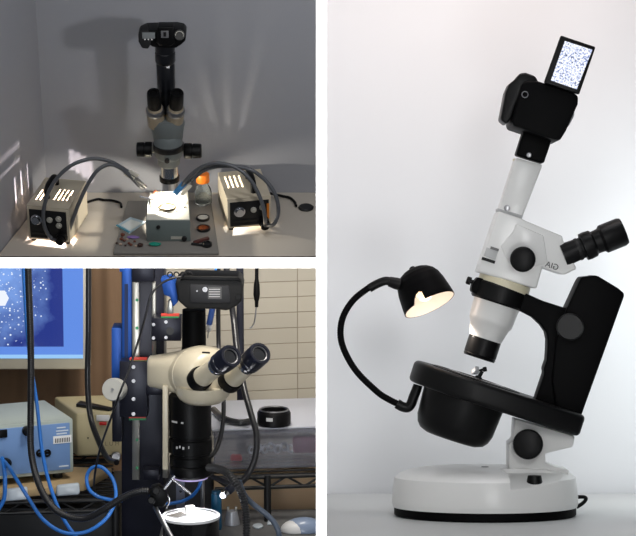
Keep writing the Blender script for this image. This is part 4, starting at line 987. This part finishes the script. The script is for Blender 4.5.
# ---------- posts, hanging tool and cables at the rear
M_cable = mat('black_cable', (34, 34, 37), 0.36, var=.15, coat=.3)
M_bcable = mat('blue_cable', (44, 118, 206), 0.38, var=.05, coat=.2)
def cable(lst, r_, m_, lab, cat='cable', grp=None, name='cable', seg=12, d=None, rib=0, ribs=0):
    return G().tube(bl(lst, d), r_ * k, seg, 10, rib * k, ribs).top(name, m_, lab, cat, grp, smooth=60)
(lambda a, b, c: G().box(((a.x + b.x) / 2, .4875, (a.z + c) / 2), (b.x - a.x, .015, a.z - c), bev=.001))(bp(236.2, 262.6, .48), bp(243.4, 262.6, .48), zbench - .15).top('upright_post', M_colb, 'black upright post behind the right eyepiece', 'post')
cable([(218.4, 262, .2), (218.2, 300, .2), (218.6, 345, .2), (221, 372, .15), (223.6, 398, .11), (222.6, 425, .085), (217.5, 447, .065), (210.5, 457, .035)], 2.3, M_cable, 'dark cable running down behind the eyepieces to the side of the zoom lens', d=None)
cable([(225.6, 262, .23), (229.5, 290, .22), (233.5, 318, .21), (237, 350, .17), (244, 388, .12), (251, 414, .09), (256.6, 436, .07), (255, 458, .06), (248, 474, .055), (240, 484, .06)], 3.2, M_cable, 'thick black cable bulging past the microscope in front of the clear box')
G().box((bp(270, 262, .3).x, .306, bp(256, 262.9, .3).z), (.16, .008, .004)).top('trim_2', M_wire, 'thin black rail along the top of the bench bay', 'rail', kind='structure')
pr = thing('probe', bp(256, 325, .3), 'thin black hand probe with a hooked tip hanging before the block wall', 'probe')
G().lathe(bp(256.8, 262, .3), bp(256.6, 307, .3), [(0, 1.9 * k), (.38, 2 * k), (.5, 3.2 * k), (.72, 3.6 * k), (.84, 2.7 * k), (.86, 2.1 * k), (1, 1.9 * k)], 22).part('grip', M_black, pr)
G().tube(bl([(256.5, 305, .3), (255.6, 314, .3), (254.6, 321, .3), (252.6, 326, .3), (249.6, 328.5, .3)]), .75 * k, 10).part('hook', M_steel, pr)
pb_ = thing('pen', bp(208, 334, .09), 'small blue and black pen-shaped probe hanging between the black tubes', 'probe')
G().lathe(bp(213.6, 303, .10), bp(208.8, 326, .09), [(0, 2.6 * k), (.1, 3.1 * k), (.9, 3.1 * k), (1, 2.6 * k)], 20).part('barrel', mat('blue_barrel', (36, 62, 118), .35), pb_)
G().lathe(bp(209.2, 325, .09), bp(208.4, 332, .09), [(0, 3 * k), (.7, 2.4 * k), (1, 1.2 * k)], 18).part('nose', M_white, pb_)
G().tube(bl([(208.4, 331, .09), (207.6, 338, .09)]), .6 * k, 8).part('needle', M_steel, pb_)
G().tube(bl([(213.6, 304, .10), (215, 290, .12), (216, 262, .14)]), 1.2 * k, 8).part('lead', M_bcable, pb_)
cable([(181, 277, -.035), (172, 278.5, -.04), (161, 284, -.045), (151, 295.5, -.05), (145, 318, -.05), (137, 345, -.045), (128.5, 371, -.05), (121, 390, -.06), (112, 415, -.03), (101, 446, .02), (95.5, 470, .05), (94, 489, .075), (98, 496, .085)], 1.15, M_cable, 'thin black lead running from the camera down past the pale knob')
cable([(28, 262, .02), (28.8, 290, .02), (30.3, 330, .02), (31, 375, .02), (30.6, 420, .02), (31, 450, .015), (36.4, 477, 0), (46.5, 499, -.02), (62, 514, -.03), (84, 518.5, -.04), (103, 510, -.05), (122, 498, -.055), (138, 491.6, -.06), (149, 491, -.062)], 3.4, M_cable, 'thick black cable sagging from the top left to the specimen clamp', rib=.12, ribs=150)
cable([(88.6, 262, .3), (88.4, 330, .3), (87.6, 380, .3), (90.4, 416, .28), (99.5, 443, .24), (108, 458.5, .2), (116.6, 462.5, .17)], 3.1, M_cable, 'black cable hanging along the monitor edge to the black column')
cable([(23.2, 262, .05), (25.2, 300, .05), (28, 340, .05), (32, 372, .05), (37, 405, .05), (42, 450, .04), (50.5, 487, .02), (63, 518, .0), (82, 545, -.02)], 1.9, M_bcable, 'straight blue cable beside the thick black one, left')
cable([(4, 461, .10), (9, 467, .06), (14.5, 476, .03), (29, 499, .0), (43.6, 520, -.01), (64, 532.5, -.02), (87, 531.5, -.02), (107, 517.5, 0), (115.6, 498, .03), (113, 479.5, .05), (102, 467.5, .06), (92, 468, .065), (86.8, 477, .065), (89, 489, .06), (98, 496.5, .055), (112, 500, .05), (122, 500.5, .06)], 1.9, M_bcable, 'blue cable drooping from the blue box and looping beside the column')
cable([(2, 458, .10), (4.4, 470, .075), (5, 486, .07), (3.6, 500, .07), (-4, 513, .07)], 2.2, M_bcable, 'short blue cable at the far left edge')

# ---------- clear box, adapter ring
M_plast = mat('clear_plastic', (226, 228, 236), 0.16, trans=.9, ior=1.12, var=.01, spec=.4)
yw_ = math.radians(8)
zS = zR + .0048
cF = bf(213, 470.5, zS); cE = bf(330, 466, zS)
axb = Vector((math.cos(yw_), math.sin(yw_), 0)); dxb = Vector((-axb.y, axb.x, 0))
oB = bp(214, 471, dS + .012); oB.z = zS
hX = bp(214, 431, dS + .012).z - zS; wX = .22; dX = .22
def ob_(u, v, z): return oB + axb * u + dxb * v + Z * z
sb = thing('storage_box', ob_(wX / 2, dX / 2, 0), 'clear plastic storage box on the right wire shelf', 'storage box')
g = G(); th = .0018
for args in (((wX / 2, th / 2, hX / 2), (wX, th, hX)), ((wX / 2, dX - th / 2, hX / 2), (wX, th, hX)), ((th / 2, dX / 2, hX / 2), (th, dX - 2 * th, hX)), ((wX - th / 2, dX / 2, hX / 2), (th, dX - 2 * th, hX)), ((wX / 2, dX / 2, th / 2), (wX - 2 * th, dX - 2 * th, th))):
    g.box(ob_(*args[0]), args[1], x=axb, y=dxb)
g.part('tub', M_plast, sb)
G().box(ob_(wX / 2, dX / 2, hX + .002), (wX + .006, dX + .006, .004), x=axb, y=dxb, bev=.0015).part('lid', mat('frosted_lid', (222, 224, 232), .35, trans=.45, ior=1.1, var=.01), sb)
G().box(ob_(wX / 2, -.0015, hX - .004), (wX + .006, .003, .007), x=axb, y=dxb, bev=.001).part('lid_rim', M_plast, sb)
zi = zS + th + .0004
def inbox(px, py, v):
    r0 = B._r(px, py); t_ = (ob_(0, v, 0) - B.c).dot(dxb) / r0.dot(dxb); return B.c + r0 * t_
rp = ob_(.042, .05, 0); 
G().prism([Vector((rp.x - .010, rp.y, zi)), Vector((rp.x + .012, rp.y - .004, zi)), Vector((rp.x + .010, rp.y + .014, zi)), Vector((rp.x - .006, rp.y + .016, zi))], (0, 0, 0), (0, 0, .010), .003).top('red_clip', mat('red_plastic', (226, 44, 58), .4), 'small red clip lying inside the clear box', 'clip')
tool = thing('strap_tool', ob_(.14, .10, th + .0004), 'maroon-handled white chain tool inside the clear box', 'tool')
G().box(ob_(.17, .09, th + .0165), (.045, .016, .030), x=axb, y=dxb, bev=.005).part('handle', mat('maroon_plastic', (128, 62, 92), .45), tool)
for i in range(7):
    G().ring(ob_(.075 + i * .0115, .092, th + .0095 + .0035 * (i % 2)), dxb + axb * (.6 if i % 2 else -.6), .0062, .0022, 18, 8).part('chain_link', mat('white_link', (222, 226, 230), .4), tool)
zl_ = zS + hX + .0045
rc_ = bf(274, 424.5, zl_)
rg2 = thing('adapter_ring', (rc_.x, rc_.y, zl_), 'black lens adapter ring with a silver rim on the clear box', 'lens ring')
rR = 17 * k; hR_ = .026
G().lathe(Vector((rc_.x, rc_.y, zl_)), Vector((rc_.x, rc_.y, zl_ + hR_)), [(0, rR * .96), (.08, rR * 1.02), (.8, rR * 1.02), (.86, rR * .98), (1, rR * .92), (1, rR * .74), (0, rR * .74)], 52, cap=False, close=True).part('body', M_black, rg2)
G().ring((rc_.x, rc_.y, zl_ + hR_), Z, rR * .86, .0018, 52, 8).part('silver_rim', M_steel, rg2)
for i, wd_ in enumerate((.003, .002, .004, .002)):
    nx = Vector((-.42 + .11 * i, -1, 0)).normalized(); G().box(Vector((rc_.x, rc_.y, zl_ + .0145)) + nx * (rR * 1.022), (wd_, .0008, .006), x=(-nx.y, nx.x, 0), y=-nx).part('print_mark', M_print, rg2)
vr = bf(262, 424.5, zl_ + .004)
G().tube([Vector((bp(214, 415, .24).x, .232, zl_ + .0062)), bf(224, 418.5, zl_ + .0062), bf(240, 422.5, zl_ + .0062), Vector((rc_.x - rR * 1.02 - .006, rc_.y + .004, zl_ + .0062))], .0055, 12, 8).top('cable', M_cable, 'short thick black cable lying on the clear box lid beside the ring', 'cable')
G().tube([bp(211, 409.8, .474), bp(260, 409.5, .474)], 2.1 * k, 14, 2).top('rod', mat('dark_rod', (74, 74, 78), .3, .7), 'horizontal dark metal rod clamped in front of the upright post', 'rod')

# ---------- cardboard box under the right shelf
g = G().box((bp(214, 500, .22).x + .15, .29, (zR - .03 + zbench - .10) / 2), (.30, .14, zR - .03 - zbench + .10), bev=.001).top('cardboard_box', M_card, 'brown cardboard box standing under the right wire shelf', 'box')

# ---------- flexible light arms at the front right
arm_ = thing('flexible_conduit', bp(246, 545, -.02), 'ribbed black flexible conduit arching from the lens base to the bench', 'conduit')
G().tube(bl([(208.5, 467.5, -.03), (217, 468.5, -.05), (227, 473, -.07), (238, 487, -.09), (244.5, 504, -.09), (246.5, 525, -.09), (246, 540, -.09)]), 3.4 * k, 16, 10, .6 * k, 40).part('ribbed_hose', mat('grey_black_hose', (52, 52, 54), .35, coat=.3), arm_)
lt = thing('led_light', bp(232, 488, -.06), 'small black LED spotlight with a bright tip aimed at the specimen pot', 'light')
G().lathe(bp(238.5, 481.5, -.05), bp(224.5, 494, -.07), [(0, 3.2 * k), (.2, 4.4 * k), (.75, 4.4 * k), (.78, 3.4 * k), (1, 3.4 * k)], 26).part('barrel', mat('blue_black_barrel', (30, 34, 48), .3, coat=.3), lt)
G().lathe(bp(226.6, 492.2, -.067), bp(223.2, 495.2, -.072), [(0, 3.7 * k), (1, 3.7 * k)], 24).part('chrome_collar', M_chrome, lt)
G().lathe(bp(224, 494.5, -.0708), bp(221.2, 497, -.075), [(0, 2.6 * k), (.7, 2.6 * k), (1, 1.6 * k)], 20).part('lit_tip', mat('lit_led', (255, 255, 255), .3, emit=(236, 240, 255), estr=6), lt)
cable([(239, 481, -.05), (244, 494, -.045), (253, 504, -.04), (264, 512.5, -.04), (273, 521, -.045), (278, 530, -.05), (279.5, 537, -.05)], 2.8, mat('blue_grey_hose', (92, 104, 122), .3, var=.1, coat=.3), 'smooth grey hose curving down right from the LED spotlight')
cable([(205, 476.5, .05), (216, 478, .04), (228, 483, .02), (234, 487, .0)], 2.6, M_cable, 'short dark hose between the zoom lens and the LED spotlight')
spot('led_spot', B.w(bp(220.6, 497.6, -.077)), B.w(bp(194, 512, -.06)), .7, 70, (.92, .95, 1.0), .002)

# ---------- specimen pot, clamp and tweezers
dp = -.06
pc_ = bp(191, 515.5, dp)
spot('ring_light_lamp', B.w(Vector((lz1.x, -.005, lz0.z - .006))), B.w(pc_), .75, 75, (.95, .95, 1.0), .012); pr_ = 28.6 * k
pot = thing('specimen_pot', (pc_.x, pc_.y, zbench), 'black pot with a brightly lit white top under the zoom lens', 'pot')
M_potg = mat('gloss_black', (16, 16, 18), .2, var=.1, coat=.5)
zp0 = zbench + .0008
G().lathe(Vector((pc_.x, pc_.y, zp0)), Vector((pc_.x, pc_.y, pc_.z)), [(0, pr_ * .95), (.06, pr_ * .97), (.9, pr_ * .97), (1, pr_ * .99), (1, pr_ * .93), (.86, pr_ * .92), (.86, .001)], 56).part('body', M_potg, pot)
G().hollow(Vector((pc_.x, pc_.y, pc_.z - .003)), Vector((pc_.x, pc_.y, pc_.z + .001)), pr_, pr_ * .93, 56).part('rim', M_white, pot)
zpl = pc_.z - .0022
G().cyl(Vector((pc_.x, pc_.y, zpl - .001)), Vector((pc_.x, pc_.y, zpl + .0006)), pr_ * .925, seg=48).part('white_disc', M_white, pot)
G().prism([Vector((pc_.x + a * pr_, pc_.y + b * pr_, zpl + .0012)) for a, b in ((-.85, .05), (-.35, .55), (-.15, .10), (-.45, -.25))], (0, 0, -.0004), (0, 0, .0008)).part('metal_foil', M_chrome, pot)
sp_ = bp(191, 510, dp)
G().box((pc_.x - .002, pc_.y + .010, zpl + .0012 + .0075), (.016, .013, .0145), x=(1, .2, 0), bev=.002).top('specimen', mat('white_mineral', (246, 244, 238), .6, var=.03, bump=.4, scale=200), 'small white block of mineral on the lit top of the pot', 'specimen')
tw = thing('specimen_clamp', bp(159, 498, -.07), 'black clamp with steel rods on the end of the thick black cable', 'clamp')
cbk = bq([(150, 488), (158, 485.5), (166, 492), (168.5, 500), (163, 507.5), (154, 507), (149, 499)], -.078, -.056, .002).part('clamp_body', M_black, tw)
for px, py in ((156, 491), (151.5, 500.5)): G().lathe(bp(px, py, -.077), bp(px, py, -.086), [(0, .0052), (.2, .006), (.8, .006), (1, .0048)], 22).part('clamp_screw', M_dk, cbk)
G().tube(bl([(162.5, 491, -.068), (174.5, 475.5, -.066)]), 1.6 * k, 12, 1).part('rod', M_chrome, tw)
G().tube(bl([(171.5, 478.5, -.068), (191, 494, -.072)]), 1.3 * k, 12, 1).part('tweezer_arm', M_chrome, tw)
G().tube(bl([(155, 507, -.068), (163, 522, -.1), (174, 541, -.13)]), 2.3 * k, 12, 4).part('support_rod', M_steel, tw)
G().tube(bl([(166, 493, -.068), (169.5, 500, -.07), (166, 508, -.07)]), .9 * k, 10, 6).part('spring_arm', M_chrome, tw)

# ---------- small things on the bench
bj = bp(216.5, 518, .03); 
jr = thing('jar', (bj.x, bj.y, zbench), 'small teal blue jar behind the bright pot', 'jar')
jt = bp(216.5, 491.5, .03)
G().lathe((bj.x, bj.y, zbench + .0006), (bj.x, bj.y, jt.z - .004), [(0, 5 * k), (.05, 5.4 * k), (.95, 5.4 * k), (1, 5 * k)], 28).part('body', mat('teal_plastic', (24, 96, 134), .35), jr)
G().lathe((bj.x, bj.y, jt.z - .0045), (bj.x, bj.y, jt.z + .002), [(0, 4.6 * k), (.9, 4.6 * k), (1, 4 * k)], 28).part('lid', mat('dark_teal', (18, 70, 100), .4), jr)
cj = bf(232, 524.5, zbench)
cn = thing('cone_weight', (cj.x, cj.y, zbench), 'small grey tapered holder with a forked top on the bench', 'holder')
G().lathe((cj.x, cj.y, zbench + .0006), (cj.x, cj.y, zbench + .024), [(0, 8.2 * k), (.1, 8.2 * k), (1, 5.4 * k)], 28).part('body', mat('pale_grey_metal', (164, 166, 172), .4, .3), cn)
for s in (-1, 1): G().box((cj.x + s * 4 * k, cj.y, zbench + .027), (.004, .008, .008), bev=.001).part('fork', M_rail, cn)
mo = bf(304, 531, zbench)
mm = thing('computer_mouse', (mo.x, mo.y, zbench), 'pale blue-grey computer mouse with a white button at the lower right', 'computer mouse')
g = G(); g.sphere((mo.x, mo.y, zbench + .0022), .036, 1.0, .62, .60)
bmesh.ops.bisect_plane(g.bm, geom=g.bm.verts[:] + g.bm.edges[:] + g.bm.faces[:], plane_co=(0, 0, zbench + .0008), plane_no=(0, 0, -1), clear_outer=True)
g.part('shell', mat('blue_grey_shell', (130, 146, 172), .35, var=.03, coat=.3), mm)
g = G(); g.sphere((mo.x - .014, mo.y - .003, zbench + .0026), .026, .98, .78, .66)
bmesh.ops.bisect_plane(g.bm, geom=g.bm.verts[:] + g.bm.edges[:] + g.bm.faces[:], plane_co=(0, 0, zbench + .0009), plane_no=(0, 0, -1), clear_outer=True)
g.part('button', mat('white_button', (214, 214, 214), .4), mm)
random.seed(9)
for (px, py, wd_, lab) in ((258, 525.5, 11, 'white scrap of paper on the bench left of the mouse'), (271, 522, 9, 'second pale scrap of paper nearest the mouse'),):
    v = bf(px, py, zbench + .003); o2 = [Vector((v.x + wd_ * k * .5 * math.cos(a) * random.uniform(.8, 1.2), v.y + wd_ * k * .9 * math.sin(a) * random.uniform(.8, 1.2), zbench + .0032)) for a in [i * math.pi / 4 for i in range(8)]]
    G().prism(o2, (0, 0, -.0026), (0, 0, 0), .0006).top('paper_scrap', M_pack, lab, 'paper', 'scraps on the bench')
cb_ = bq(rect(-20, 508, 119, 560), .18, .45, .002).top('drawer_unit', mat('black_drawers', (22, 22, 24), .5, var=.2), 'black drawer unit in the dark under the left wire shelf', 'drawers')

# ---------- things standing behind the bright pot
dk_ = bp(165, 470, .27)
G().box(((dk_.x + bp(213, 470, .27).x) / 2, .31, (bp(190, 473, .27).z + zbench - .10) / 2), (bp(213, 470, .27).x - dk_.x, .08, bp(190, 473, .27).z - zbench + .10), bev=.002).top('dark_backing', mat('dark_grey_backing', (48, 50, 56), .5, var=.3, scale=25), 'added dark grey block standing for the dark clutter behind the bright pot', 'case')  # added block that darkens the too bright wall behind the pot
pl_ = bp(176, 474, .10); pl2 = bp(184.5, 474, .10)
pg = G().box(((pl_.x + pl2.x) / 2, .10, (pl_.z + zbench + .0006) / 2), (pl2.x - pl_.x, .003, pl_.z - zbench - .0006))
for py in (480, 493): pg.cut(G().cyl(bp(180.2, py, .09), bp(180.2, py, .09) + Yv * .02, .0028, seg=16))
pg.top('angle_plate', mat('grey_plate_metal', (112, 118, 134), .4, .4), 'grey metal plate with two holes standing behind the tweezers', 'bracket', smooth=0)
rd = bp(202.5, 474, .07)
G().cyl((rd.x, .07, zbench + .0006), (rd.x, .07, bp(202.5, 478, .07).z), .0036, seg=16).top('rod', M_steel, 'thin upright steel rod behind the right half of the bright pot', 'rod')
G().tube(bl([(201.5, 479, .052), (199, 487, .052), (193, 495, .055), (184, 500.5, .058), (174, 503, .06), (166, 504, .062)]), 1.8 * k, 12, 8).top('cable', M_bcable, 'short blue cable curving behind the tweezers and the bright pot', 'cable')
